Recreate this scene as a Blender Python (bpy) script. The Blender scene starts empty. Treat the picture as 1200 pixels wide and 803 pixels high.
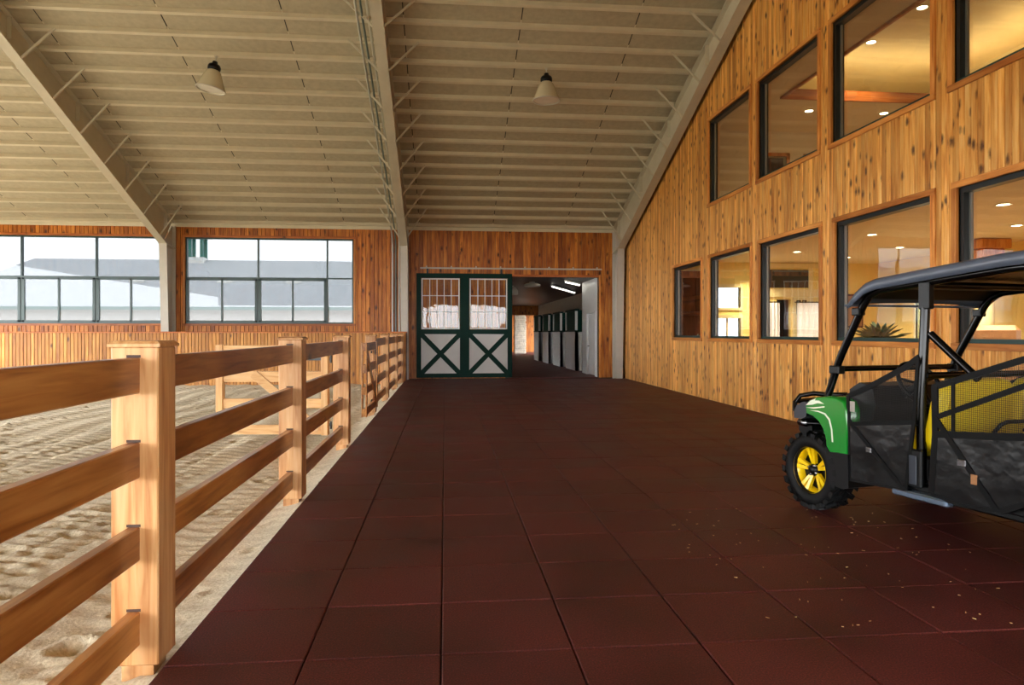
import bpy, math, random
import numpy as np
from mathutils import Vector, Matrix

R = random.Random(7)
sc = bpy.context.scene
col = sc.collection
D = bpy.data

# ------------------------------------------------------------------ camera, world, exposure
FPX, CXP, CYP, VPX = 815.0, 600.0, 390.0, 522.0
CAMH = 1.467
yaw = math.atan((CXP - VPX) / FPX)
cam = D.cameras.new('camera'); cam_o = D.objects.new('camera', cam); col.objects.link(cam_o)
cam.sensor_width = 36.0
cam.lens = 36.0 * FPX / 1200.0
cam.shift_y = -(803 / 2 - CYP) / 1200.0
cam.clip_start = 0.05; cam.clip_end = 400
cam_o.location = (0, 0, CAMH)
cam_o.rotation_euler = (math.pi / 2, 0, -yaw)
sc.camera = cam_o

world = D.worlds.new('overcast_sky'); sc.world = world
world.use_nodes = True
bg = world.node_tree.nodes['Background']
bg.inputs['Color'].default_value = (0.95, 0.975, 1.0, 1)
SKY = 1.0
bg.inputs['Strength'].default_value = SKY

vs = sc.view_settings
vs.view_transform = 'Standard'; vs.look = 'None'; vs.gamma = 1.0; vs.use_curve_mapping = False
vs.exposure = 3.75
sc.cycles.use_denoising = True
sc.cycles.max_bounces = 10
sc.cycles.diffuse_bounces = 6
sc.cycles.glossy_bounces = 4
sc.cycles.transparent_max_bounces = 16
sc.cycles.sample_clamp_indirect = 6.0
sc.cycles.caustics_reflective = False
sc.cycles.caustics_refractive = False

# ------------------------------------------------------------------ materials
def lin(r, g, b):
    f = lambda c: (c / 255 / 12.92) if c / 255 <= 0.04045 else ((c / 255 + 0.055) / 1.055) ** 2.4
    return (f(r), f(g), f(b), 1)

def newmat(name):
    m = D.materials.new(name); m.use_nodes = True
    nt = m.node_tree; b = nt.nodes['Principled BSDF']
    return m, nt, b

def N(nt, t, **kw):
    n = nt.nodes.new(t)
    for k, v in kw.items():
        setattr(n, k, v)
    return n

def ramp(nt, stops):
    r = N(nt, 'ShaderNodeValToRGB')
    e = r.color_ramp.elements
    e[0].position, e[0].color = stops[0]
    e[1].position, e[1].color = stops[-1]
    for p, c in stops[1:-1]:
        x = e.new(p); x.color = c
    return r

def mixrgb(nt, a, b, fac, mode='MIX'):
    m = N(nt, 'ShaderNodeMix', data_type='RGBA', blend_type=mode)
    L = nt.links
    for s, v in (('Factor', fac), ('A', a), ('B', b)):
        i = [q for q in m.inputs if q.name == s and (q.type == 'RGBA' if s != 'Factor' else q.type == 'VALUE')][0]
        if hasattr(v, 'links'): L.new(v, i)
        elif isinstance(v, (int, float)): i.default_value = v
        else: i.default_value = v
    return [o for o in m.outputs if o.type == 'RGBA'][0]

def simple(name, c, rough=0.6, metal=0.0, var=0.0, scale=6.0, bump=0.0, coat=0.0, spec=None, bd=0.01):
    m, nt, b = newmat(name); L = nt.links
    b.inputs['Roughness'].default_value = rough
    b.inputs['Metallic'].default_value = metal
    b.inputs['Coat Weight'].default_value = coat
    if spec is not None: b.inputs['Specular IOR Level'].default_value = spec
    g = N(nt, 'ShaderNodeNewGeometry')
    n = N(nt, 'ShaderNodeTexNoise'); n.inputs['Scale'].default_value = scale; n.inputs['Detail'].default_value = 4
    L.new(g.outputs['Position'], n.inputs['Vector'])
    if var > 0:
        r = ramp(nt, [(0.3, tuple(q * (1 - var) for q in c[:3]) + (1,)), (0.7, tuple(min(1, q * (1 + var)) for q in c[:3]) + (1,))])
        L.new(n.outputs['Fac'], r.inputs['Fac']); L.new(r.outputs['Color'], b.inputs['Base Color'])
    else:
        b.inputs['Base Color'].default_value = c
    if bump > 0:
        bp = N(nt, 'ShaderNodeBump'); bp.inputs['Strength'].default_value = bump; bp.inputs['Distance'].default_value = bd
        L.new(n.outputs['Fac'], bp.inputs['Height']); L.new(bp.outputs['Normal'], b.inputs['Normal'])
    return m

def pine(name, axis, light, mid, dark, knot, rough=0.42, boardvar=0.35, knot_size=0.10, knot_density=0.55, kscale=4.0, streak=0.5, perp=None, bump=0.15, coat=0.0):
    """knotty pine with the grain along `axis`; each board (object or island) has its own tone and grain offset"""
    m, nt, b = newmat(name); L = nt.links
    g = N(nt, 'ShaderNodeNewGeometry'); oi = N(nt, 'ShaderNodeObjectInfo')
    ad = N(nt, 'ShaderNodeMath', operation='ADD'); L.new(oi.outputs['Random'], ad.inputs[0]); L.new(g.outputs['Random Per Island'], ad.inputs[1])
    fr = N(nt, 'ShaderNodeMath', operation='FRACT'); L.new(ad.outputs[0], fr.inputs[0])
    off = N(nt, 'ShaderNodeMath', operation='MULTIPLY'); off.inputs[1].default_value = 57.0; L.new(fr.outputs[0], off.inputs[0])
    va = N(nt, 'ShaderNodeVectorMath', operation='ADD'); L.new(g.outputs['Position'], va.inputs[0]); L.new(off.outputs[0], va.inputs[1])
    mp = N(nt, 'ShaderNodeMapping'); L.new(va.outputs[0], mp.inputs['Vector'])
    sc_ = [1.0, 1.0, 1.0]; sc_['XYZ'.index(axis)] = 0.07
    mp.inputs['Scale'].default_value = sc_
    n1 = N(nt, 'ShaderNodeTexNoise'); n1.inputs['Scale'].default_value = 26; n1.inputs['Detail'].default_value = 5; n1.inputs['Distortion'].default_value = 0.6
    L.new(mp.outputs[0], n1.inputs['Vector'])
    r1 = ramp(nt, [(0.28, dark), (0.5, mid), (0.75, light)]); L.new(n1.outputs['Fac'], r1.inputs['Fac'])
    # board tone
    r2 = ramp(nt, [(0.0, (1 - boardvar, 1 - boardvar * 1.25, 1 - boardvar * 1.5, 1)), (0.5, (0.92, 0.9, 0.88, 1)), (1.0, (1.1, 1.08, 1.05, 1))])
    L.new(fr.outputs[0], r2.inputs['Fac'])
    c = mixrgb(nt, r1.outputs['Color'], r2.outputs['Color'], 1.0, 'MULTIPLY')
    # broad stain streaks
    mp3 = N(nt, 'ShaderNodeMapping'); L.new(va.outputs[0], mp3.inputs['Vector'])
    s3 = [3.5, 3.5, 3.5]; s3['XYZ'.index(axis)] = 0.9
    mp3.inputs['Scale'].default_value = s3
    n3 = N(nt, 'ShaderNodeTexNoise'); n3.inputs['Scale'].default_value = 1.0; n3.inputs['Detail'].default_value = 3
    L.new(mp3.outputs[0], n3.inputs['Vector'])
    r3 = ramp(nt, [(0.35, (1 - streak * .55, 1 - streak * .7, 1 - streak * .8, 1)), (0.6, (1, 1, 1, 1))]); L.new(n3.outputs['Fac'], r3.inputs['Fac'])
    c = mixrgb(nt, c, r3.outputs['Color'], 1.0, 'MULTIPLY')
    # knots
    mp2 = N(nt, 'ShaderNodeMapping'); L.new(va.outputs[0], mp2.inputs['Vector'])
    s2 = [kscale, kscale, kscale]; s2['XYZ'.index(axis)] = kscale * 0.5
    if perp: s2['XYZ'.index(perp)] = 0.0
    mp2.inputs['Scale'].default_value = s2
    wn = N(nt, 'ShaderNodeTexNoise'); wn.inputs['Scale'].default_value = 14; L.new(g.outputs['Position'], wn.inputs['Vector'])
    wm = N(nt, 'ShaderNodeVectorMath', operation='MULTIPLY_ADD'); L.new(wn.outputs['Color'], wm.inputs[0]); wm.inputs[1].default_value = (.22, .22, .22); L.new(mp2.outputs[0], wm.inputs[2])
    vo = N(nt, 'ShaderNodeTexVoronoi'); vo.inputs['Scale'].default_value = 1.0; L.new(wm.outputs[0], vo.inputs['Vector'])
    kr = ramp(nt, [(knot_size * 0.55, (1, 1, 1, 1)), (knot_size * 1.6, (0, 0, 0, 1))]); L.new(vo.outputs['Distance'], kr.inputs['Fac'])
    sx = N(nt, 'ShaderNodeSeparateColor'); L.new(vo.outputs['Color'], sx.inputs[0])
    lt = N(nt, 'ShaderNodeMath', operation='LESS_THAN'); lt.inputs[1].default_value = knot_density; L.new(sx.outputs[0], lt.inputs[0])
    km = N(nt, 'ShaderNodeMath', operation='MULTIPLY'); L.new(kr.outputs['Color'], km.inputs[0]); L.new(lt.outputs[0], km.inputs[1])
    kq = N(nt, 'ShaderNodeMath', operation='MULTIPLY'); L.new(km.outputs[0], kq.inputs[0]); kq.inputs[1].default_value = 0.9
    c = mixrgb(nt, c, knot, kq.outputs[0])
    L.new(c, b.inputs['Base Color'])
    b.inputs['Roughness'].default_value = rough
    b.inputs['Specular IOR Level'].default_value = 0.35
    bp = N(nt, 'ShaderNodeBump'); bp.inputs['Strength'].default_value = bump; bp.inputs['Distance'].default_value = 0.004
    b.inputs['Coat Weight'].default_value = coat; b.inputs['Coat Roughness'].default_value = 0.15
    L.new(n1.outputs['Fac'], bp.inputs['Height']); L.new(bp.outputs['Normal'], b.inputs['Normal'])
    return m

def glass(name, tint=(1, 1, 1, 1), ior=1.6, rough=0.0, wavy=0.0):
    m, nt, b = newmat(name); L = nt.links
    nt.nodes.remove(b)
    out = nt.nodes['Material Output']
    t = N(nt, 'ShaderNodeBsdfTransparent'); t.inputs['Color'].default_value = tint
    gl = N(nt, 'ShaderNodeBsdfGlossy'); gl.inputs['Roughness'].default_value = rough
    # Schlick reflectance from the angle of view, the same from either side of the pane
    r0 = ((ior - 1) / (ior + 1)) ** 2
    gg = N(nt, 'ShaderNodeNewGeometry')
    dt = N(nt, 'ShaderNodeVectorMath', operation='DOT_PRODUCT'); L.new(gg.outputs['Normal'], dt.inputs[0]); L.new(gg.outputs['Incoming'], dt.inputs[1])
    ab = N(nt, 'ShaderNodeMath', operation='ABSOLUTE'); L.new(dt.outputs['Value'], ab.inputs[0])
    om = N(nt, 'ShaderNodeMath', operation='SUBTRACT'); om.inputs[0].default_value = 1.0; L.new(ab.outputs[0], om.inputs[1])
    pw_ = N(nt, 'ShaderNodeMath', operation='POWER'); pw_.inputs[1].default_value = 5.0; L.new(om.outputs[0], pw_.inputs[0])
    f = N(nt, 'ShaderNodeMath', operation='MULTIPLY_ADD'); f.inputs[1].default_value = 1 - r0; f.inputs[2].default_value = r0; L.new(pw_.outputs[0], f.inputs[0])
    if wavy:
        g = N(nt, 'ShaderNodeNewGeometry')
        n = N(nt, 'ShaderNodeTexNoise'); n.inputs['Scale'].default_value = 1.6; L.new(g.outputs['Position'], n.inputs['Vector'])
        bp = N(nt, 'ShaderNodeBump'); bp.inputs['Strength'].default_value = wavy; bp.inputs['Distance'].default_value = 0.05
        L.new(n.outputs['Fac'], bp.inputs['Height']); L.new(bp.outputs['Normal'], gl.inputs['Normal'])
    mx = N(nt, 'ShaderNodeMixShader')
    L.new(f.outputs[0], mx.inputs[0]); L.new(t.outputs[0], mx.inputs[1]); L.new(gl.outputs[0], mx.inputs[2])
    L.new(mx.outputs[0], out.inputs['Surface'])
    return m

def emit(name, c, s):
    m, nt, b = newmat(name)
    b.inputs['Base Color'].default_value = (0.8, 0.8, 0.8, 1)
    b.inputs['Emission Color'].default_value = c
    b.inputs['Emission Strength'].default_value = s
    return m

M = {}
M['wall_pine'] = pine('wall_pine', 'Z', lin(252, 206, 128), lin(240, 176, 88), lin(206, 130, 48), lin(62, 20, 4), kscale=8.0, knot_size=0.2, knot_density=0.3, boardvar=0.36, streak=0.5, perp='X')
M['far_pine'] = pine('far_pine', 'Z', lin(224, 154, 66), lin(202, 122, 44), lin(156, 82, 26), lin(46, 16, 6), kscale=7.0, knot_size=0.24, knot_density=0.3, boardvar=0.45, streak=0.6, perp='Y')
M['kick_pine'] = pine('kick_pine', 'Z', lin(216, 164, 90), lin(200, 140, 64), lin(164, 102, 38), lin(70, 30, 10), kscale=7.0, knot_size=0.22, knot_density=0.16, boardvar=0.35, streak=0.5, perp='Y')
M['casing_y'] = pine('casing_pine_long', 'Y', lin(236, 170, 92), lin(220, 146, 70), lin(184, 108, 44), lin(70, 28, 10), knot_density=0.25)
M['casing_z'] = pine('casing_pine_upright', 'Z', lin(236, 170, 92), lin(220, 146, 70), lin(184, 108, 44), lin(70, 28, 10), knot_density=0.25)
M['casing_x'] = pine('casing_pine_cross', 'X', lin(214, 138, 66), lin(190, 108, 46), lin(146, 74, 30), lin(70, 28, 10), knot_density=0.25)
M['post_pine'] = pine('post_timber', 'Z', lin(220, 182, 134), lin(208, 160, 106), lin(176, 118, 66), lin(96, 46, 20), kscale=3.0, knot_size=0.12, knot_density=0.35, boardvar=0.12, streak=0.65, rough=0.4)
M['rail_pine'] = pine('rail_timber', 'Y', lin(216, 160, 92), lin(192, 132, 66), lin(146, 88, 38), lin(66, 30, 12), kscale=3.0, knot_size=0.12, knot_density=0.3, boardvar=0.2, streak=0.75, rough=0.32, bump=0.05, coat=0.35)
M['gate_pine'] = pine('gate_timber_cross', 'X', lin(226, 190, 140), lin(216, 172, 112), lin(192, 138, 80), lin(100, 50, 20), kscale=3.0, knot_size=0.11, knot_density=0.4, boardvar=0.12, streak=0.2)
M['gate_pine_z'] = pine('gate_timber_upright', 'Z', lin(226, 190, 140), lin(216, 172, 112), lin(192, 138, 80), lin(100, 50, 20), kscale=3.0, knot_size=0.11, knot_density=0.4, boardvar=0.12, streak=0.2)
M['dark_wood'] = pine('stained_cabinet_wood', 'Z', lin(120, 62, 30), lin(96, 46, 22), lin(66, 30, 14), lin(40, 16, 8), knot_density=0.1)
M['brown_ceiling'] = pine('corridor_ceiling_wood', 'Y', lin(74, 46, 26), lin(58, 34, 20), lin(40, 22, 12), lin(24, 12, 6), knot_density=0.3)
M['ceil_panel'] = simple('painted_insulation_panel', lin(176, 165, 141), 0.75, var=0.08, scale=9, bump=0.25)
M['ceil_steel'] = simple('painted_roof_steel', lin(206, 196, 172), 0.5, var=0.05, scale=4)
M['frame_steel'] = simple('cream_frame_steel', lin(196, 188, 168), 0.42, var=0.05, scale=3)
M['column_white'] = simple('white_column_paint', lin(190, 184, 172), 0.5, var=0.05, scale=3)
M['green_frame'] = simple('dark_green_window_metal', lin(22, 56, 54), 0.35)
M['black_frame'] = simple('black_window_metal', lin(18, 26, 28), 0.35)
M['alu'] = simple('brushed_glazing_bead', lin(150, 146, 138), 0.35, metal=0.7)
M['door_green'] = simple('green_door_paint', lin(2, 40, 32), 0.5, var=0.1, scale=3, spec=0.12)
M['door_white'] = simple('white_door_panel', lin(186, 184, 180), 0.35, var=0.06, scale=2)
M['white'] = simple('white_paint', lin(226, 226, 222), 0.5, var=0.03)
M['glass'] = glass('window_glass', (0.96, 0.98, 0.97, 1), 2.0, wavy=0.03)
M['glass_day'] = glass('tinted_arena_glass', (0.305, 0.312, 0.315, 1), 1.5)  # tint added to dim the bright view outside
M['glass_inner'] = glass('lounge_inner_glass', (0.5, 0.52, 0.54, 1), 1.5)  # tint added to dim the bright sky behind
M['glass_door'] = glass('door_pane_glass', (0.95, 0.96, 0.96, 1), 1.42, wavy=0.06)
M['cream_wall'] = simple('cream_lounge_paint', lin(244, 220, 136), 0.7, var=0.04, scale=2)
M['cream_trim'] = simple('cream_lounge_trim', lin(240, 222, 168), 0.5)
M['lounge_ceil'] = simple('lounge_ceiling_paint', lin(232, 218, 184), 0.8, var=0.03)
M['lounge_floor'] = simple('lounge_carpet', lin(120, 88, 60), 0.9, var=0.1)
M['black_plastic'] = simple('black_moulded_plastic', lin(9, 10, 11), 0.38, spec=0.22)
M['roof_plastic'] = simple('sheen_roof_plastic', lin(72, 79, 92), 0.4, spec=0.5)  # grey-blue sky sheen on black plastic put into the base colour
M['slate'] = simple('slate_plastic', lin(34, 42, 54), 0.3, spec=0.6)
M['black_steel'] = simple('black_gloss_tube', lin(6, 6, 7), 0.2, spec=0.3)
M['vinyl'] = simple('black_vinyl', lin(6, 6, 7), 0.27, var=0.15, scale=2.6, bump=0.8, bd=0.03, spec=0.35)
M['webbing'] = simple('black_webbing', lin(8, 8, 9), 0.6, spec=0.15)
M['green_body'] = simple('green_body_gloss', lin(10, 130, 36), 0.22, coat=0.6)
M['yellow'] = simple('yellow_rim_gloss', lin(246, 206, 8), 0.3, coat=0.3)
M['seat_yellow'] = simple('yellow_seat_vinyl', lin(236, 208, 10), 0.45, var=0.06, scale=10, bump=0.15)
M['rubber'] = simple('tyre_rubber', lin(12, 13, 14), 0.55, spec=0.2, var=0.2, scale=30, bump=0.2)
M['chrome'] = simple('chrome', lin(150, 150, 154), 0.2, metal=1.0)
M['step_metal'] = simple('blue_grey_step_steel', lin(120, 138, 160), 0.25, metal=0.8)
M['decal'] = simple('pale_decal', lin(222, 236, 214), 0.4)
M['shingle'] = simple('grey_roof_shingle', lin(176, 180, 184), 0.9, var=0.14, scale=5)
M['render_white'] = simple('white_outer_wall', lin(232, 226, 222), 0.8, var=0.03)
M['green_trim'] = simple('green_gutter_paint', lin(40, 110, 100), 0.5)
M['grass'] = simple('outdoor_ground', lin(150, 144, 124), 0.95, var=0.15, scale=0.6)
M['stone_a'] = simple('pale_stone', lin(214, 204, 186), 0.85, var=0.22, scale=4, bump=0.5)
M['grille'] = simple('dark_stall_grille', lin(6, 56, 46), 0.6, spec=0.1)
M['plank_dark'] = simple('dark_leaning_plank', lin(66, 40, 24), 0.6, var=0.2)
M['leaf'] = simple('dark_green_leaf', lin(30, 66, 34), 0.5, var=0.3, scale=12)
M['tan'] = simple('tan_leather', lin(150, 104, 62), 0.5, var=0.1)
M['curtain'] = simple('white_curtain', lin(232, 232, 240), 0.8)
M['dark_pane'] = simple('unlit_pane', lin(60, 54, 44), 0.12)
M['straw'] = simple('straw', lin(206, 176, 110), 0.8)
M['lamp_glass'] = glass('ribbed_lamp_glass', (0.82, 0.78, 0.68, 1), 1.5, 0.25)
M['tube_light'] = emit('fluorescent_tube', (1, 0.95, 0.85, 1), 0.5)
M['down_light'] = emit('recessed_lamp_glow', (1.0, 0.78, 0.45, 1), 3.0)
M['cove_light'] = emit('cove_strip_glow', (1.0, 0.76, 0.36, 1), 1.2)

def net_mat():
    m, nt, b = newmat('black_door_net'); L = nt.links
    out = nt.nodes['Material Output']
    b.inputs['Base Color'].default_value = lin(14, 14, 15); b.inputs['Roughness'].default_value = 0.6
    t = N(nt, 'ShaderNodeBsdfTransparent')
    mx = N(nt, 'ShaderNodeMixShader')
    tc = N(nt, 'ShaderNodeTexCoord')
    k = []
    for ax in ('Y', 'Z'):
        s = N(nt, 'ShaderNodeSeparateXYZ'); L.new(tc.outputs['Object'], s.inputs[0])
        mu = N(nt, 'ShaderNodeMath', operation='MULTIPLY'); mu.inputs[1].default_value = 2 * math.pi / 0.013; L.new(s.outputs[ax], mu.inputs[0])
        si = N(nt, 'ShaderNodeMath', operation='SINE'); L.new(mu.outputs[0], si.inputs[0])
        gt = N(nt, 'ShaderNodeMath', operation='GREATER_THAN'); gt.inputs[1].default_value = 0.93; L.new(si.outputs[0], gt.inputs[0])
        k.append(gt)
    mxx = N(nt, 'ShaderNodeMath', operation='MAXIMUM'); L.new(k[0].outputs[0], mxx.inputs[0]); L.new(k[1].outputs[0], mxx.inputs[1])
    L.new(mxx.outputs[0], mx.inputs[0]); L.new(t.outputs[0], mx.inputs[1]); L.new(b.outputs[0], mx.inputs[2])
    L.new(mx.outputs[0], out.inputs['Surface'])
    return m
M['net'] = net_mat()

def tile_mat():
    m, nt, b = newmat('maroon_rubber_tile'); L = nt.links
    g = N(nt, 'ShaderNodeNewGeometry'); oi = N(nt, 'ShaderNodeObjectInfo')
    n = N(nt, 'ShaderNodeTexNoise'); n.inputs['Scale'].default_value = 130; n.inputs['Detail'].default_value = 3; L.new(g.outputs['Position'], n.inputs['Vector'])
    n2 = N(nt, 'ShaderNodeTexNoise'); n2.inputs['Scale'].default_value = 1.7; n2.inputs['Detail'].default_value = 6; L.new(g.outputs['Position'], n2.inputs['Vector'])
    r = ramp(nt, [(0.3, lin(62, 23, 22)), (0.55, lin(94, 38, 35)), (0.8, lin(136, 64, 58))]); L.new(n.outputs['Fac'], r.inputs['Fac'])
    r2 = ramp(nt, [(0.3, (.55, .52, .52, 1)), (0.5, (.88, .88, .88, 1)), (0.75, (1.12, 1.1, 1.1, 1))]); L.new(n2.outputs['Fac'], r2.inputs['Fac'])
    c = mixrgb(nt, r.outputs['Color'], r2.outputs['Color'], 1.0, 'MULTIPLY')
    ad = N(nt, 'ShaderNodeMath', operation='ADD'); L.new(oi.outputs['Random'], ad.inputs[0]); L.new(g.outputs['Random Per Island'], ad.inputs[1])
    fr = N(nt, 'ShaderNodeMath', operation='FRACT'); L.new(ad.outputs[0], fr.inputs[0])
    r3 = ramp(nt, [(0, (.8, .8, .8, 1)), (1, (1.1, 1.1, 1.1, 1))]); L.new(fr.outputs[0], r3.inputs['Fac'])
    c = mixrgb(nt, c, r3.outputs['Color'], 1.0, 'MULTIPLY')
    L.new(c, b.inputs['Base Color'])
    rr = N(nt, 'ShaderNodeMapRange'); rr.inputs['To Min'].default_value = 0.4; rr.inputs['To Max'].default_value = 0.68; L.new(n2.outputs['Fac'], rr.inputs['Value']); L.new(rr.outputs[0], b.inputs['Roughness'])
    b.inputs['Specular IOR Level'].default_value = 0.35
    bp = N(nt, 'ShaderNodeBump'); bp.inputs['Strength'].default_value = 0.5; bp.inputs['Distance'].default_value = 0.003
    L.new(n.outputs['Fac'], bp.inputs['Height']); L.new(bp.outputs['Normal'], b.inputs['Normal'])
    return m
M['tile'] = tile_mat()
M['tile_base'] = simple('dark_joint', lin(30, 14, 13), 0.9)

def sand_mat():
    m, nt, b = newmat('arena_sand'); L = nt.links
    g = N(nt, 'ShaderNodeNewGeometry')
    n = N(nt, 'ShaderNodeTexNoise'); n.inputs['Scale'].default_value = 48; n.inputs['Detail'].default_value = 8; L.new(g.outputs['Position'], n.inputs['Vector'])
    n2 = N(nt, 'ShaderNodeTexNoise'); n2.inputs['Scale'].default_value = 1.3; n2.inputs['Detail'].default_value = 5; L.new(g.outputs['Position'], n2.inputs['Vector'])
    r = ramp(nt, [(0.3, lin(184, 170, 142)), (0.7, lin(222, 210, 184))]); L.new(n.outputs['Fac'], r.inputs['Fac'])
    r2 = ramp(nt, [(0.3, (.84, .83, .8, 1)), (0.7, (1.04, 1.04, 1.04, 1))]); L.new(n2.outputs['Fac'], r2.inputs['Fac'])
    c = mixrgb(nt, r.outputs['Color'], r2.outputs['Color'], 1.0, 'MULTIPLY')
    L.new(c, b.inputs['Base Color'])
    b.inputs['Roughness'].default_value = 0.95
    bp = N(nt, 'ShaderNodeBump'); bp.inputs['Strength'].default_value = 0.4; bp.inputs['Distance'].default_value = 0.012
    L.new(n.outputs['Fac'], bp.inputs['Height']); L.new(bp.outputs['Normal'], b.inputs['Normal'])
    return m
M['sand'] = sand_mat()

# ------------------------------------------------------------------ mesh helpers
class MB:
    def __init__(s): s.v = []; s.f = []; s.sm = []
    def add(s, vs_, fs, smooth=False):
        o = len(s.v); s.v += [tuple(p) for p in vs_]
        for f in fs: s.f.append(tuple(o + i for i in f)); s.sm.append(smooth)
        return s
    def box(s, a, b):
        x0, y0, z0 = (min(p, q) for p, q in zip(a, b)); x1, y1, z1 = (max(p, q) for p, q in zip(a, b))
        return s.add([(x0,y0,z0),(x1,y0,z0),(x1,y1,z0),(x0,y1,z0),(x0,y0,z1),(x1,y0,z1),(x1,y1,z1),(x0,y1,z1)],
              [(0,3,2,1),(4,5,6,7),(0,1,5,4),(1,2,6,5),(2,3,7,6),(3,0,4,7)])
    def cbox(s, a, b, c):
        """box with chamfered edges"""
        lo = [min(p, q) for p, q in zip(a, b)]; hi = [max(p, q) for p, q in zip(a, b)]
        vs_ = []; idx = {}
        for i in range(8):
            sg = [(i >> k) & 1 for k in range(3)]
            for ax in range(3):
                p = [(hi[k] - (0 if k == ax else c)) if sg[k] else (lo[k] + (0 if k == ax else c)) for k in range(3)]
                idx[(i, ax)] = len(vs_); vs_.append(p)
        fs = []
        ctr = Vector([(l + h) / 2 for l, h in zip(lo, hi)])
        def face(ids):
            p = [Vector(vs_[k]) for k in ids]
            n = (p[1] - p[0]).cross(p[2] - p[0]); m = sum(p, Vector()) / len(p) - ctr
            fs.append(tuple(ids) if n.dot(m) > 0 else tuple(reversed(ids)))
        for ax in range(3):
            u, w = [k for k in range(3) if k != ax]
            for sd in (0, 1):
                b0 = sd << ax
                face([idx[(b0, ax)], idx[(b0 | 1 << u, ax)], idx[(b0 | 1 << u | 1 << w, ax)], idx[(b0 | 1 << w, ax)]])
            for su in (0, 1):
                for sw in (0, 1):
                    i0 = su << u | sw << w; i1 = i0 | 1 << ax
                    face([idx[(i0, u)], idx[(i1, u)], idx[(i1, w)], idx[(i0, w)]])
        for i in range(8): face([idx[(i, 0)], idx[(i, 1)], idx[(i, 2)]])
        return s.add(vs_, fs)
    def prism(s, poly, axis, t0, t1, smooth=False):
        """extrude a 2D polygon along an axis; poly coords are the other two axes in XYZ order"""
        n = len(poly); k = 'XYZ'.index(axis)
        def P(p, t):
            q = list(p); q.insert(k, t); return q
        vs_ = [P(p, t0) for p in poly] + [P(p, t1) for p in poly]
        area = sum(poly[i][0] * poly[(i + 1) % n][1] - poly[(i + 1) % n][0] * poly[i][1] for i in range(n))
        fl = (area > 0) ^ (k == 1) ^ (t1 < t0)
        a = tuple(range(n)); b = tuple(range(n, 2 * n))
        fs = [tuple(reversed(a)) if fl else a, b if fl else tuple(reversed(b))]
        for i in range(n):
            j = (i + 1) % n
            q = (i, j, n + j, n + i)
            fs.append(q if fl else tuple(reversed(q)))
        o = len(s.v); s.v += [tuple(p) for p in vs_]
        for i, f in enumerate(fs): s.f.append(tuple(o + q for q in f)); s.sm.append(smooth and i > 1)
        return s
    def bar(s, p, q, w, h, up=(0, 0, 1)):
        """rectangular bar from p to q, w across, h along up"""
        p, q = Vector(p), Vector(q); d = (q - p).normalized(); u = Vector(up)
        r = d.cross(u).normalized(); u = r.cross(d).normalized()
        vs_ = []
        for e in (p, q):
            for a, b in ((-1,-1),(1,-1),(1,1),(-1,1)): vs_.append(e + r * a * w / 2 + u * b * h / 2)
        return s.add(vs_, [(0,1,2,3),(7,6,5,4),(0,4,5,1),(1,5,6,2),(2,6,7,3),(3,7,4,0)])
    def tube(s, pts, r, seg=10, closed=False, smooth=True):
        pts = [Vector(p) for p in pts]; n = len(pts); rr = r if isinstance(r, (list, tuple)) else [r] * n
        prev = None; rings = []
        for i, p in enumerate(pts):
            a = pts[(i - 1) % n] if (i or closed) else p; b = pts[(i + 1) % n] if (i < n - 1 or closed) else p
            d = (b - a).normalized()
            if prev is None:
                u = d.cross(Vector((0, 0, 1)) if abs(d.z) < 0.9 else Vector((1, 0, 0))).normalized()
            else:
                u = (prev - d * prev.dot(d)).normalized()
            prev = u; w = d.cross(u)
            rings.append([p + (u * math.cos(t) + w * math.sin(t)) * rr[i] for t in [2 * math.pi * k / seg for k in range(seg)]])
        vs_ = [q for g in rings for q in g]; fs = []
        m = n if closed else n - 1
        for i in range(m):
            j = (i + 1) % n
            for k in range(seg):
                l = (k + 1) % seg
                fs.append((i * seg + k, i * seg + l, j * seg + l, j * seg + k))
        s.add(vs_, fs, smooth)
        if not closed:
            s.add(rings[0], [tuple(reversed(range(seg)))]); s.add(rings[-1], [tuple(range(seg))])
        return s
    def lathe(s, prof, seg=32, origin=(0, 0, 0), axis='Z', smooth=True):
        o = Vector(origin); vs_ = []
        for r, h in prof:
            for k in range(seg):
                t = 2 * math.pi * k / seg; c, d = math.cos(t) * r, math.sin(t) * r
                p = {'Z': (c, d, h), 'X': (h, c, d), 'Y': (d, h, c)}[axis]
                vs_.append(o + Vector(p))
        fs = []
        for i in range(len(prof) - 1):
            for k in range(seg):
                l = (k + 1) % seg
                fs.append((i * seg + k, i * seg + l, (i + 1) * seg + l, (i + 1) * seg + k))
        return s.add(vs_, fs, smooth)
    def build(s, name, mat, parent=None):
        me = D.meshes.new(name); me.from_pydata(s.v, [], s.f); me.update()
        me.polygons.foreach_set('use_smooth', s.sm)
        me.materials.append(M[mat] if isinstance(mat, str) else mat)
        o = D.objects.new(name, me); col.objects.link(o)
        if parent is not None: o.parent = parent
        return o

def empty(name, loc=(0, 0, 0), rz=0.0):
    o = D.objects.new(name, None); col.objects.link(o); o.location = loc; o.rotation_euler = (0, 0, rz)
    o.empty_display_size = 0.2
    return o

def tag(o, label, cat=None, group=None, kind=None):
    o['label'] = label
    if cat: o['category'] = cat
    if group: o['group'] = group
    if kind: o['kind'] = kind
    return o

def struct(name, mb, mat, label, cat):
    return tag(mb.build(name, mat), label, cat, kind='structure')

def inst(o, parent, loc=None):
    c = o.copy(); col.objects.link(c); c.parent = parent
    if loc is not None: c.location = loc
    return c

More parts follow.
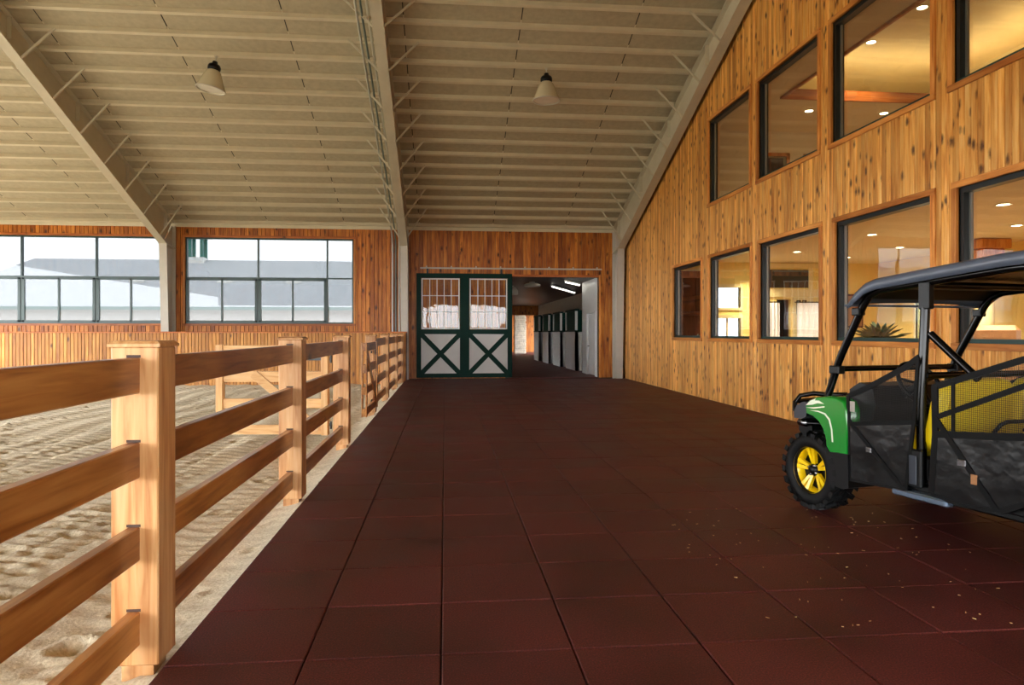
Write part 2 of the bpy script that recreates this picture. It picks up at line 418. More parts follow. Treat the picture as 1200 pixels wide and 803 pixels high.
def holes_y(y0, y1, z0, z1, holes):
    """rectangles covering [y0,y1]x[z0,z1] minus holes (ya,yb,za,zb)"""
    ys = sorted({y0, y1, *[h[0] for h in holes], *[h[1] for h in holes]}); out = []
    for a, b in zip(ys, ys[1:]):
        m = (a + b) / 2
        cut = sorted([(h[2], h[3]) for h in holes if h[0] < m < h[1]])
        z = z0
        for za, zb in cut:
            if za > z: out.append((a, b, z, za))
            z = zb
        if z < z1: out.append((a, b, z, z1))
    return out

# ------------------------------------------------------------------ main dimensions
YF = 22.4            # pine wall at the end of the aisle
XW = 5.75            # pine wall on the right
YB = -6.0            # unseen rear side, left open for more sky light
XL = -16.0           # unseen left end, left open for more sky light
RIDGE = (YF + YB) / 2
SL, ZE = 0.333, 4.83
SANDZ = -0.10
def roofz(y): return ZE + SL * (YF - y if y >= RIDGE else y - YB)
EDGE = -1.24         # edge of the rubber floor
FR = [-8.38, -1.27, 5.54]

# ================================================================== FLOOR
TS = 0.61
fl = MB().box((EDGE, YB, -0.16), (XW + 0.2, YF + 0.1, -0.026))
floor = struct('floor', fl, 'tile_base', 'dark maroon rubber tile floor of the wide aisle', 'floor')
def tile_shape(mb, x0, x1, y0, y1):
    g, c, h = 0.003, 0.006, 0.026
    x0 += g; x1 -= g; y0 += g; y1 -= g
    v = [(x0,y0,-h),(x1,y0,-h),(x1,y1,-h),(x0,y1,-h),(x0,y0,-c),(x1,y0,-c),(x1,y1,-c),(x0,y1,-c),
         (x0+c,y0+c,0),(x1-c,y0+c,0),(x1-c,y1-c,0),(x0+c,y1-c,0)]
    f = [(8,9,10,11)]
    for a, b in ((0,4),(4,8)):
        for k in range(4): f.append((a+k, a+(k+1)%4, b+(k+1)%4, b+k))
    return mb.add(v, f)
tile0 = None
rest = MB()
NC = 12
for r_ in range(-15, 32):
    y0 = 3.185 + (r_ - 1) * TS * 0.992; y1 = y0 + TS * 0.992
    if y1 > YF: y1 = YF
    if y0 < YB or y0 > YF - .05: continue
    for c_ in range(NC):
        x0 = EDGE + c_ * TS; x1 = min(x0 + TS, XW)
        vis = 2.3 < y0 < 15.5 and x0 < 0.85 * y0 + 0.5
        if vis and x1 - x0 > TS - .01:
            if tile0 is None:
                tile0 = tile_shape(MB(), 0, TS, 0, TS * 0.992).build('floor_tile', 'tile', floor); t = tile0
            else:
                t = inst(tile0, floor)
            t.location = (x0, y0, R.uniform(-0.0012, 0.0012))
        else:
            tile_shape(rest, x0, x1, y0, y1)
o = rest.build('far_floor_tiles', 'tile', floor); o['kind'] = 'stuff'

# sand arena: real relief
def sand():
    rs = np.random.RandomState(3)
    def patch(x0, x1, y0, y1, st, z):
        xs = np.arange(x0, x1 + 1e-6, st); ys = np.arange(y0, y1 + 1e-6, st)
        X, Y = np.meshgrid(xs, ys)
        w = 0.25 * np.sin(0.9 * X + 0.4 * Y) + 0.2 * np.sin(0.5 * Y - 1.1 * X)
        rip = np.sin((Y * 0.96 + X * 0.28 + w * 0.5) * 2 * math.pi / 0.21)
        far = np.clip((Y - 8) / 5, 0, 1)
        H = 0.017 * (0.25 + 0.75 * far) * rip
        tracks = np.sin((X + 0.12 * np.sin(Y * 1.1)) * 2 * math.pi / 0.62)
        H += (0.005 + 0.007 * far) * tracks
        H += 0.009 * np.sin((X * .25 + Y + .04 * np.sin(X * 6)) * 2 * math.pi / 0.11) * (1 - far) * (0.5 + 0.5 * np.sin(X * 2 * math.pi / .62))
        H += 0.004 * np.sin(X * 31 + 3 * np.sin(Y * 2.1)) * np.sin(Y * 27 + 2 * np.sin(X * 1.7))
        for _ in range(2200):          # hoof prints and clods
            px = rs.uniform(x0, x1); py = y0 + (y1 - y0) * rs.rand() ** 1.4
            rr = rs.uniform(0.035, 0.085); dd = rs.uniform(-0.04, 0.022)
            i0, i1 = np.searchsorted(ys, [py - 3 * rr, py + 3 * rr]); j0, j1 = np.searchsorted(xs, [px - 3 * rr, px + 3 * rr])
            if i1 > i0 and j1 > j0:
                q = ((X[i0:i1, j0:j1] - px) ** 2 + (Y[i0:i1, j0:j1] - py) ** 2) / rr ** 2
                H[i0:i1, j0:j1] += dd * np.exp(-q) - dd * 0.45 * np.exp(-(np.sqrt(q) - 1.4) ** 2 / 0.15)
        # little rows of round prints in the near sand
        for k in range(30):
            tx = x1 - .45 - k * 0.34 + rs.uniform(-.2, .2); a = rs.uniform(-.25, .25); py = y0 + rs.uniform(0, .2)
            if rs.rand() < .3: continue
            while py < min(y1, 11):
                px = tx + a * (py - y0); rr = 0.042
                i0, i1 = np.searchsorted(ys, [py - 2.5 * rr, py + 2.5 * rr]); j0, j1 = np.searchsorted(xs, [px - 2.5 * rr, px + 2.5 * rr])
                if i1 > i0 and j1 > j0:
                    q = ((X[i0:i1, j0:j1] - px) ** 2 + (Y[i0:i1, j0:j1] - py) ** 2) / rr ** 2
                    H[i0:i1, j0:j1] -= 0.05 * np.exp(-q) * (0.5 + 0.5 * rs.rand())
                py += 0.17
        bank = np.clip(1 - (EDGE - X) / 0.5, 0, 1)     # sand banked against the mat edge
        H = H * (1 - 0.5 * bank) + bank ** 2 * 0.07
        V = np.stack([X.ravel(), Y.ravel(), (H + z).ravel()], 1)
        ny, nx = X.shape
        I = np.arange(nx * ny).reshape(ny, nx)
        F = np.stack([I[:-1, :-1].ravel(), I[:-1, 1:].ravel(), I[1:, 1:].ravel(), I[1:, :-1].ravel()], 1)
        me = D.meshes.new('arena_sand')
        me.from_pydata(V.tolist(), [], F.tolist()); me.update()
        me.polygons.foreach_set('use_smooth', [True] * len(me.polygons))
        me.materials.append(M['sand'])
        o = D.objects.new('arena_sand', me); col.objects.link(o); return o
    return patch(-15.96, EDGE - 0.002, 1.2, 21.44, 0.03, SANDZ)
so = sand(); tag(so, 'pale raked riding sand with hoof prints behind the timber fence', 'sand', kind='stuff')
sb = MB().box((XL, YB, -0.3), (EDGE - 0.003, 1.2, SANDZ)).build('arena_sand_base', 'sand')
tag(sb, 'pale riding sand nearest the open side behind the viewer', 'sand', kind='stuff')
sb['kind'] = 'structure'; sb.name = 'floor_sand_rear'

# ================================================================== CEILING
ceil = empty('ceiling', (0, RIDGE, 0)); tag(ceil, 'cream painted sloping steel roof underside with rows of purlins', 'ceiling', kind='structure')
def cparent(o):
    o.parent = ceil; o.matrix_parent_inverse = Matrix.Translation((0, -RIDGE, 0)); return o
PS = 0.5565
ang = math.atan(SL)
PH = 0.12
purl = MB()      # Z-shaped purlin, along X, origin at its bottom lip
x0, x1 = XL, XW - 0.02
prof = [(0, 0), (0.075, 0.0), (0.075, 0.006), (0.008, 0.006), (0.008, PH), (-0.06, PH), (-0.06, PH - .006), (0.0, PH - .006)]
purl.prism(prof, 'X', x0, x1)
# small lip that catches the light
purl.box((x0, 0.069, 0.006), (x1, 0.075, 0.02))
p0 = None
nP = 0
y = YF - 0.10
ylist = []
while y > RIDGE + 0.3:
    ylist.append(y); y -= PS
for y in ylist:
    if p0 is None: p0 = purl.build('purlin', 'ceil_steel'); p = p0
    else: p = inst(p0, None)
    p.location = (0, y, roofz(y)); p.rotation_euler = (-ang, 0, 0); cparent(p)
# insulation panels between seams and purlins
seams = [XL] + [-5.53 + 2.35 * k for k in range(-4, 5) if XL < -5.53 + 2.35 * k < XW - .3] + [XW]
pan0 = {}
for i, y in enumerate(ylist):
    yn = ylist[i - 1] if i else YF
    for a, b in zip(seams, seams[1:]):
        w = round(b - a, 3); d = (yn - y) / math.cos(ang)
        key = (w, round(d, 3))
        if key not in pan0:
            nx = 6
            mb = MB(); vs_ = []; g = 0.011
            for k in range(nx + 1):
                for l in range(4):
                    u = g + (w - 2 * g) * k / nx; v = d * l / 3
                    bul = 0.02 * (1 - (2 * k / nx - 1) ** 4) * (1 - (2 * l / 3 - 1) ** 2)
                    vs_.append((u, v, -bul))
            fs = [(k * 4 + l, k * 4 + l + 1, (k + 1) * 4 + l + 1, (k + 1) * 4 + l) for k in range(nx) for l in range(3)]
            mb.add(vs_, fs, True)
            pan0[key] = mb.build('ceiling_panel', 'ceil_panel'); o = pan0[key]
        else: o = inst(pan0[key], None)
        o.location = (a, y, roofz(y) + PH - 0.012); o.rotation_euler = (-ang, 0, 0); cparent(o)
# dark deck behind the seams, rear slope
deck = MB()
T = 0.03 + PH
deck.add([(XL, YF + .3, roofz(YF) + T - .1), (XW + .2, YF + .3, roofz(YF) + T - .1), (XW + .2, RIDGE, roofz(RIDGE) + T), (XL, RIDGE, roofz(RIDGE) + T),
          (XL, YF + .3, roofz(YF) + T), (XW + .2, YF + .3, roofz(YF) + T), (XW + .2, RIDGE, roofz(RIDGE) + T + .1), (XL, RIDGE, roofz(RIDGE) + T + .1)],
         [(0,1,2,3),(4,7,6,5),(0,4,5,1),(1,5,6,2),(3,2,6,7),(0,3,7,4)])
cparent(deck.build('roof_deck', simple('dark_roof_deck', lin(70, 66, 56), 0.8)))
deck = MB()
deck.add([(XL, YB - .6, roofz(YB) + T - .3), (XW + .2, YB - .6, roofz(YB) + T - .3), (XW + .2, RIDGE, roofz(RIDGE) + T), (XL, RIDGE, roofz(RIDGE) + T),
          (XL, YB - .6, roofz(YB) + T - .2), (XW + .2, YB - .6, roofz(YB) + T - .2), (XW + .2, RIDGE, roofz(RIDGE) + T + .1), (XL, RIDGE, roofz(RIDGE) + T + .1)],
         [(0,3,2,1),(4,5,6,7),(0,1,5,4),(1,2,6,5),(3,7,6,2),(0,4,7,3)])
cparent(deck.build('rear_roof_slope', 'ceil_panel'))

# unseen rear side and left end, opened below for sky light, boarded above
struct('wall_rear', MB().box((XL, YB - .1, 3.4), (XW + .2, YB, 5.0)), 'far_pine', 'unseen pine wall above the rear side opened for light', 'wall')
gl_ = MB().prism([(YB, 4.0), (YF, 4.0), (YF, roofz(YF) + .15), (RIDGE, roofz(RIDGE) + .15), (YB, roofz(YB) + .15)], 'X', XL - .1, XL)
struct('wall_left', gl_, 'far_pine', 'unseen pine gable above the left end opened for light', 'wall')

# ================================================================== STEEL FRAMES
def steel_frame(X, label, sides=(-1, 1), braces=True):
    t = empty('steel_frame', (X, 21.85, 0)); tag(t, label, 'steel frame', 'tapered steel frames of the hall')
    def B(mb, name, mat='frame_steel'):
        o = mb.build(name, mat, t); o.matrix_parent_inverse = Matrix.Translation((-X, -21.85, 0)); return o
    hw = 0.11
    # column: inner flange, web, outer flange
    kY, kZ = 21.6, 4.13
    B(MB().prism([(21.85, -0.1), (21.87, -0.1), (kY + .02, kZ), (kY, kZ)], 'X', X - hw, X + hw), 'column_flange', 'column_white')
    B(MB().prism([(21.86, -0.1), (22.30, -0.1), (22.30, 4.75), (kY + .01, kZ)], 'X', X - .006, X + .006), 'column_web', 'column_white')
    B(MB().box((X - hw, 22.30, -0.1), (X + hw, 22.32, 4.75)), 'column_back_flange', 'column_white')
    B(MB().prism([(kY - .01, kZ - .012), (kY - .01, kZ + .012), (22.3, 4.05 + .012), (22.3, 4.05 - .012)], 'X', X - hw - .015, X + hw + .015), 'knee_plate')
    # rafter
    mY, mZ = 13.0, 7.40
    rY, rZ = RIDGE, roofz(RIDGE) - 0.42
    rf = MB()
    for (ya, za), (yb, zb) in (((kY, kZ), (mY, mZ)), ((mY, mZ), (rY, rZ))):
        rf.prism([(ya, za), (yb, zb), (yb, zb + .022), (ya, za + .022)], 'X', X - hw, X + hw)
    B(rf, 'rafter_flange')
    wb = MB().prism([(kY, kZ), (mY, mZ), (rY, rZ), (rY, roofz(rY)), (22.28, roofz(22.28))], 'X', X - .006, X + .006)
    B(wb, 'rafter_web')
    B(MB().prism([(22.3, roofz(22.3) - .03), (rY, roofz(rY) - .03), (rY, roofz(rY) - .01), (22.3, roofz(22.3) - .01)], 'X', X - hw, X + hw), 'rafter_top_flange')
    for ys in (21.7, 19.2, 16.7, 14.2):
        B(MB().box((X - .09, ys - .006, roofz(ys) - .45), (X + .09, ys + .006, roofz(ys) - .03)), 'web_stiffener')
    # fly braces
    if braces:
        for i, yp in enumerate(ylist[2::2]):
            if yp < 11: break
            yy = yp - 0.02
            zf = kZ + (mZ - kZ) * (kY - yy) / (kY - mY) if yy > mY else mZ + (rZ - mZ) * (mY - yy) / (mY - rY)
            for sd in sides:
                B(MB().bar((X + sd * 0.09, yy, zf + .01), (X + sd * 0.72, yp, roofz(yp) + .02), 0.038, 0.038, (0, 1, 0)), 'fly_brace')
    # rear half, behind the viewer
    rr = MB()
    rr.prism([(RIDGE, rZ), (YB + .4, roofz(YB) - .7), (YB + .4, roofz(YB) - .03), (RIDGE, roofz(RIDGE) - .03)], 'X', X - .05, X + .05)
    rr.box((X - hw, YB + .1, -.1), (X + hw, YB + .5, roofz(YB) - .1))
    B(rr, 'rear_half_frame')
    return t
steel_frame(FR[0], 'cream tapered steel column and rafter standing between the two arena windows')
steel_frame(FR[1], 'cream steel column and rafter with conduits rising at the green sliding door')
steel_frame(FR[2], 'cream steel column and rafter set close against the right pine wall', sides=(-1,))

# conduits along the middle frame
names = ['outermost grey conduit running beside the middle cream rafter', 'middle grey conduit running beside the middle cream rafter', 'innermost grey conduit running closest to the middle cream rafter web']
for k, dx in enumerate((-0.40, -0.30, -0.19)):
    X = FR[1] + dx
    pts = [(X, 22.34, 0.2), (X, 22.34, 4.2), (X, 22.2, 4.42)]
    for yy in (21.6, 19, 16, 13, 10):
        pts.append((X, yy, roofz(yy) - 0.34 - 0.03 * (k == 1)))
    mb = MB().tube(pts, 0.026 - .003 * (k == 1), 8)
    o = mb.build('conduit', simple('conduit_%d' % k, lin(*((190, 192, 184), (110, 122, 116), (200, 198, 186))[k]), 0.4, metal=0.5))
    tag(o, names[k], 'conduit', 'conduits on the middle rafter')

# ================================================================== RIGHT WALL with windows
LOW = [(15.24, 17.15), (12.69, 14.73), (10.24, 12.30), (7.76, 9.80), (5.30, 7.34)]
UPP = [(12.72, 14.77), (10.28, 12.36), (7.76, 9.90), (5.30, 7.40)]
ZL, ZU = (1.35, 3.10), (4.29, 6.10)
CAS = 0.075
holes = [(a, b, *ZL) for a, b in LOW] + [(a, b, *ZU) for a, b in UPP]
wr = MB()
for a, b, z0, z1 in holes_y(YB, YF + .3, -.1, 12, holes):
    def top(y): return min(z1, roofz(y) + 0.15)
    if z0 > min(top(a), top(b)): continue
    if z1 >= 12:
        ym = [a, b] if not (a < RIDGE < b) else [a, RIDGE, b]
        poly = [(a, z0), (b, z0)] + [(q, top(q)) for q in reversed(ym)]
    else: poly = [(a, z0), (b, z0), (b, z1), (a, z1)]
    wr.prism(poly, 'X', XW + .022, XW + .20)
wall_r = struct('wall_right', wr, 'plank_dark', 'tall knotty pine board wall with two rows of windows', 'wall')
def board(mb, y0, y1, z0, za, zb, g=0.0038, c=0.009, t=0.022):
    """upright board on the right wall; za/zb = top heights at y0/y1"""
    ys = [(y0 + g, t), (y0 + g, c), (y0 + g + c, 0), (y1 - g - c, 0), (y1 - g, c), (y1 - g, t)]
    n = len(ys); v = []
    for yy, xx in ys: v.append((XW + xx, yy, z0))
    for yy, xx in ys: v.append((XW + xx, yy, za + (zb - za) * (yy - y0) / (y1 - y0)))
    f = [(i + 1, i, n + i, n + i + 1) for i in range(n - 1)]
    f += [tuple(range(n)), tuple(reversed(range(n, 2 * n)))]
    return mb.add(v, f)
BW = 0.0925
yy = YF
hid = MB()
bh = [(a - CAS, b + CAS, ZL[0] - CAS, ZL[1] + CAS) for a, b in LOW] + [(a - CAS, b + CAS, ZU[0] - CAS, ZU[1] + CAS) for a, b in UPP]
cuts = sorted({q for h in bh for q in h[:2]})
while yy > YB + .1:
    y1_ = yy; y0_ = yy - BW; yy = y0_
    # split a board only when a window edge crosses it
    edges = [y0_] + [q for q in cuts if y0_ + 1e-6 < q < y1_ - 1e-6] + [y1_]
    for a, b in zip(edges, edges[1:]):
        if b - a < 0.012: continue
        m = (a + b) / 2
        hz = sorted([(h[2], h[3]) for h in bh if h[0] < m < h[1]])
        segs = []; z = 0.0
        for za, zb in hz: segs.append((z, za, za)); z = zb
        ta, tb = roofz(a) + .1, roofz(b) + .1
        if min(ta, tb) > z: segs.append((z, ta, tb))
        for z0, za, zb in segs:
            if 5.0 < b < 12.0: board(MB(), a, b, z0, za, zb).build('board', 'wall_pine', wall_r)
            else: board(hid, a, b, z0, za, zb)
o = hid.build('far_wall_boards', 'wall_pine', wall_r); o['kind'] = 'stuff'

def right_window(n, a, b, z0, z1, label):
    w = empty('window_%d' % n, (XW, (a + b) / 2, z0)); tag(w, label, 'window', 'windows in the right pine wall', 'structure')
    inv = Matrix.Translation((-XW, -(a + b) / 2, -z0))
    def B(mb, name, mat, par=w):
        o = mb.build(name, mat, par)
        if par is w: o.matrix_parent_inverse = inv
        return o
    C = CAS
    B(MB().cbox((XW - .018, a - C, z1), (XW + .05, b + C, z1 + C), .005), 'casing_head', 'casing_y')
    B(MB().cbox((XW - .024, a - C, z0 - C), (XW + .05, b + C, z0), .005), 'casing_sill', 'casing_y')
    for s0, s1 in ((a - C, a), (b, b + C)):
        B(MB().cbox((XW - .018, s0, z0), (XW + .05, s1, z1), .005), 'casing_side', 'casing_z')
    f = 0.06
    xf0, xf1 = XW + .035, XW + .15
    B(MB().box((xf0, a, z1 - f), (xf1, b, z1)), 'frame_head', 'black_frame')
    B(MB().box((xf0, a, z0), (xf1, b, z0 + f * .8)), 'frame_sill', 'green_frame')
    for s0, s1 in ((a, a + f), (b - f, b)):
        B(MB().box((xf0, s0, z0 + f * .8), (xf1, s1, z1 - f)), 'frame_jamb', 'black_frame')
    for s0, s1 in ((a + f, a + f + .03), (b - f - .03, b - f)):
        B(MB().box((XW + .10, s0, z0 + f * .8), (XW + .13, s1, z1 - f)), 'glazing_bead', 'alu')
    B(MB().box((XW + .112, a + f, z0 + f * .8), (XW + .118, b - f, z1 - f)), 'pane', 'glass')
    return w
desc_l = ['lower pine wall window farthest from the viewer with a brown cabinet behind', 'second lower window from the far end of the pine wall',
          'lower pine wall window showing cream doors with white curtains inside', 'lower pine wall window showing a dark plant, above the vehicle front',
          'lower pine wall window at the right edge behind the vehicle roof']
desc_u = ['upper pine wall window nearest the sloping rafter', 'upper pine wall window showing a dark inner doorway', 'upper pine wall window with a glowing tray ceiling behind it', 'upper pine wall window cut by the right edge of the picture']
for i, (a, b) in enumerate(LOW): right_window(i + 1, a, b, *ZL, desc_l[i])
for i, (a, b) in enumerate(UPP): right_window(i + 6, a, b, *ZU, desc_u[i])

# ================================================================== FAR WALL
W2 = (-8.02, -2.90); W1 = (-15.0, -8.62); ZW = (1.75, 4.43)
OPEN = (2.0, 5.0); OPZ = 3.28
fh = [(W1[0], W1[1], *ZW), (W2[0], W2[1], *ZW), (OPEN[0], OPEN[1], -.2, OPZ)]
wf = MB()
for a, b, z0, z1 in holes_y(XL, XW + .2, -.2, 5.1, fh):
    wf.box((a, YF + .022, z0), (b, YF + .2, z1))
wall_f = struct('wall_far', wf, 'plank_dark', 'dark stained knotty pine board wall across the far end', 'wall')
fb = MB()
xx = XL
CF = 0.07
fbh = [(h[0] - CF, h[1] + CF, (h[2] - CF) if h[2] > 0 else h[2], h[3] + CF) for h in fh]
fc = sorted({q for h in fbh for q in h[:2]})
while xx < XW:
    x0_, x1_ = xx, min(xx + 0.1285, XW); xx += 0.1285
    ed = [x0_] + [q for q in fc if x0_ < q < x1_] + [x1_]
    for a, b in zip(ed, ed[1:]):
        m = (a + b) / 2; z = 0.0
        for za, zb in sorted([(h[2], h[3]) for h in fbh if h[0] < m < h[1]]) + [(5.0, 5.0)]:
            if za > z:
                c, g = .008, .004
                ps = [(a + g, YF + .022), (a + g, YF + c), (a + g + c, YF), (b - g - c, YF), (b - g, YF + c), (b - g, YF + .022)]
                if b - a > 0.02: fb.prism(ps, 'Z', z, za)
            z = max(z, zb)
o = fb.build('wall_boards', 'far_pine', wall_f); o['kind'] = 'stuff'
# eave trim along the top of the wall
tag(MB().cbox((XL, YF - .03, 4.74), (XW, YF + .02, 4.92), .006).build('trim_1', 'ceil_steel'), 'pale steel eave strip along the top of the far wall', 'trim', kind='structure')

# kick wall at the arena side
kw = empty('wall_kick', (-8.6, 21.45, SANDZ)); tag(kw, 'waist high light pine kick wall below the arena windows', 'wall', kind='structure')
kinv = Matrix.Translation((8.6, -21.45, -SANDZ))
kb = MB(); xx = XL
while xx < -1.22:
    a, b = xx, min(xx + 0.1, -1.18); xx += 0.1
    c, g = .008, .003
    kb.prism([(a + g, 21.45 + .022), (a + g, 21.45 + c), (a + g + c, 21.45), (b - g - c, 21.45), (b - g, 21.45 + c), (b - g, 21.45 + .022)], 'Z', SANDZ - .1, 1.46)
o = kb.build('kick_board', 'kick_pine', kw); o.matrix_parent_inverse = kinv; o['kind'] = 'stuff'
o = MB().cbox((XL, 21.42, 1.46), (-1.17, 21.60, 1.50), .006).build('cap_rail', 'casing_x', kw); o.matrix_parent_inverse = kinv
o = MB().box((XL, 21.475, SANDZ - .1), (-1.18, 21.56, 1.46)).build('backing', 'plank_dark', kw); o.matrix_parent_inverse = kinv

def far_window(n, X0, X1, mull, last_fixed, label):
    w = empty('window_%d' % n, ((X0 + X1) / 2, YF, ZW[0])); tag(w, label, 'window', 'arena windows in the far wall', 'structure')
    inv = Matrix.Translation((-(X0 + X1) / 2, -YF, -ZW[0]))
    def B(mb, name, mat):
        o = mb.build(name, mat, w); o.matrix_parent_inverse = inv; return o
    z0, z1 = ZW; zm = 3.18
    B(MB().cbox((X0 - CF, YF - .02, z1), (X1 + CF, YF + .03, z1 + CF), .005), 'casing_head', 'casing_x')
    B(MB().cbox((X0 - CF, YF - .02, z0 - CF), (X1 + CF, YF + .03, z0), .005), 'casing_sill', 'casing_x')
    for s in ((X0 - CF, X0), (X1, X1 + CF)):
        B(MB().cbox((s[0], YF - .02, z0), (s[1], YF + .03, z1), .005), 'casing_side', 'casing_z')
    e = 0.045; ya, yb = YF + .04, YF + .14
    B(MB().box((X0, ya, z1 - e), (X1, yb, z1)), 'frame_head', 'green_frame')
    B(MB().box((X0, ya, z0), (X1, yb, z0 + e)), 'frame_sill', 'green_frame')
    xs = [X0] + mull + [X1]
    for i, x in enumerate(xs):
        hw_ = e / 2 if 0 < i < len(xs) - 1 else e
        xa = x if i == 0 else x - hw_; xb = x if i == len(xs) - 1 else x + hw_
        B(MB().box((xa, ya, z0 + e), (xb, yb, z1 - e)), 'mullion', 'green_frame')
    for i, (a, b) in enumerate(zip(xs, xs[1:])):
        fixed = last_fixed and i == len(xs) - 2
        B(MB().box((a + e / 2, ya, zm - (.02 if fixed else .05)), (b - e / 2, yb, zm + .02)), 'transom', 'green_frame')
        B(MB().box((a + e / 2, YF + .09, zm), (b - e / 2, YF + .095, z1 - e)), 'pane', 'glass_day')
        if fixed:
            B(MB().box((a + e / 2, YF + .09, z0 + e), (b - e / 2, YF + .095, zm)), 'pane', 'glass_day')
        else:
            m = (a + b) / 2; s = 0.075
            sf = MB()
            sf.box((a + e / 2, ya - .02, z0 + e), (a + s + e / 2, ya + .03, zm - .04)).box((b - s - e / 2, ya - .02, z0 + e), (b - e / 2, ya + .03, zm - .04))
            sf.box((a + e / 2, ya - .02, z0 + e), (b - e / 2, ya + .03, z0 + e + s * .7)).box((a + e / 2, ya - .02, zm - .04 - s * .6), (b - e / 2, ya + .03, zm - .04))
            sf.box((m - .025, ya - .02, z0 + e), (m + .025, ya + .03, zm - .04))
            B(sf, 'sash', 'green_frame')
            for (pa, pb) in ((a + s, m - .02), (m + .02, b - s)):
                B(MB().box((pa, YF + .06, z0 + .06), (pb, YF + .064, zm - .06)), 'pane', 'glass_day')
    return w
far_window(10, W1[0], W1[1], [-12.82, -10.66], False, 'wide green framed arena window at the left edge of the picture')
far_window(11, W2[0], W2[1], [-5.84, -3.72], True, 'wide green framed arena window between two cream steel columns')

# ================================================================== SLIDING DOOR
dX0, dX1, dZ0, dZ1 = -0.92, 2.14, 0.03, 3.36
yd0, yd1 = YF - .12, YF - .06
door = empty('door_1', ((dX0 + dX1) / 2, YF - .09, dZ0)); tag(door, 'large green framed sliding barn door with white cross braced panels', 'door', kind='structure')
dinv = Matrix.Translation((-(dX0 + dX1) / 2, -(YF - .09), -dZ0))
def DB(mb, name, mat, par=None):
    o = mb.build(name, mat, par or door)
    if par is None: o.matrix_parent_inverse = dinv
    return o
fw = 0.15; mid = (dX0 + dX1) / 2; zr = 1.52
DB(MB().cbox((dX0, yd0, dZ1 - fw), (dX1, yd1, dZ1), .006), 'top_rail', 'door_green')
DB(MB().cbox((dX0, yd0, dZ0), (dX1, yd1, dZ0 + fw * .9), .006), 'bottom_rail', 'door_green')
for a, b in ((dX0, dX0 + fw), (mid - .15, mid + .15), (dX1 - fw, dX1)):
    DB(MB().cbox((a, yd0 - .002, dZ0 + fw * .9), (b, yd1, dZ1 - fw), .006), 'stile', 'door_green')
for a, b in ((dX0 + fw, mid - .15), (mid + .15, dX1 - fw)):
    DB(MB().cbox((a, yd0, zr - .1), (b, yd1, zr + .05), .006), 'lock_rail', 'door_green')
    za, zb = dZ0 + fw * .9, zr - .1
    DB(MB().box((a, yd0 + .025, za), (b, yd1 - .01, zb)), 'panel', 'door_white')
    for p, q in (((a, za), (b, zb)), ((a, zb), (b, za))):
        dx, dz = q[0] - p[0], q[1] - p[1]; l = math.hypot(dx, dz); h_ = .075 * l / dx; w_ = .075 * l / abs(dz); sg = 1 if dz > 0 else -1
        poly = [(p[0], p[1] + sg * h_), p, (p[0] + w_, p[1]), (q[0], q[1] - sg * h_), q, (q[0] - w_, q[1])]
        DB(MB().prism(poly, 'Y', yd0 + .004 + (.004 if dz > 0 else 0), yd0 + .026), 'brace', 'door_green')
    # glazed upper part: white frame, muntins and panes
    ga, gb, gz0, gz1 = a + .012, b - .012, zr + .06, dZ1 - fw - .01
    wf_ = 0.035
    fr_ = MB().box((ga, yd0 + .01, gz0), (gb, yd1 - .01, gz0 + wf_)).box((ga, yd0 + .01, gz1 - wf_), (gb, yd1 - .01, gz1))
    fr_.box((ga, yd0 + .01, gz0 + wf_), (ga + wf_, yd1 - .01, gz1 - wf_)).box((gb - wf_, yd0 + .01, gz0 + wf_), (gb, yd1 - .01, gz1 - wf_))
    DB(fr_, 'glazing_frame', 'white')
    xs = [ga + wf_ + (gb - ga - 2 * wf_) * k / 5 for k in range(6)]; zs = [gz0 + wf_ + (gz1 - gz0 - 2 * wf_) * k / 3 for k in range(4)]
    for x in xs[1:-1]: DB(MB().box((x - .012, yd0 + .012, gz0 + wf_), (x + .012, yd1 - .012, gz1 - wf_)), 'muntin', 'white')
    for z in zs[1:-1]: DB(MB().box((ga + wf_, yd0 + .014, z - .012), (gb - wf_, yd1 - .014, z + .012)), 'muntin', 'white')
    for i in range(5):
        for j in range(3):
            DB(MB().box((xs[i] + .012, yd0 + .028, zs[j] + .012), (xs[i + 1] - .012, yd0 + .032, zs[j + 1] - .012)), 'pane', 'glass_door')
# track rail
tr = empty('door_track', (2.15, YF - .08, 3.53)); tag(tr, 'thin pale steel track bolted above the sliding barn door', 'door track')
tinv = Matrix.Translation((-2.15, -(YF - .08), -3.53))
o = MB().cbox((-0.80, YF - .10, 3.505), (5.08, YF - .05, 3.555), .008).build('rail', 'column_white', tr); o.matrix_parent_inverse = tinv
for k in range(8):
    x = -.6 + k * .79
    o = MB().box((x - .02, YF - .08, 3.54), (x + .02, YF, 3.60)).build('bracket', 'column_white', tr); o.matrix_parent_inverse = tinv
for k, x in enumerate((dX0 + .35, dX1 - .35)):
    o = MB().box((x - .03, yd0 + .01, dZ1), (x + .03, yd1 - .01, 3.51)).build('hanger', 'black_frame', tr); o.matrix_parent_inverse = tinv
# opening jambs
tag(MB().box((OPEN[1], YF - .02, 0), (OPEN[1] + .07, YF + .22, OPZ + .07)).build('trim_2', 'casing_z'), 'narrow pine jamb on the right of the barn doorway', 'trim', kind='structure')
tag(MB().box((OPEN[0], YF - .02, OPZ), (OPEN[1], YF + .22, OPZ + .07)).build('trim_3', 'casing_x'), 'pine head board above the barn doorway', 'trim', kind='structure')

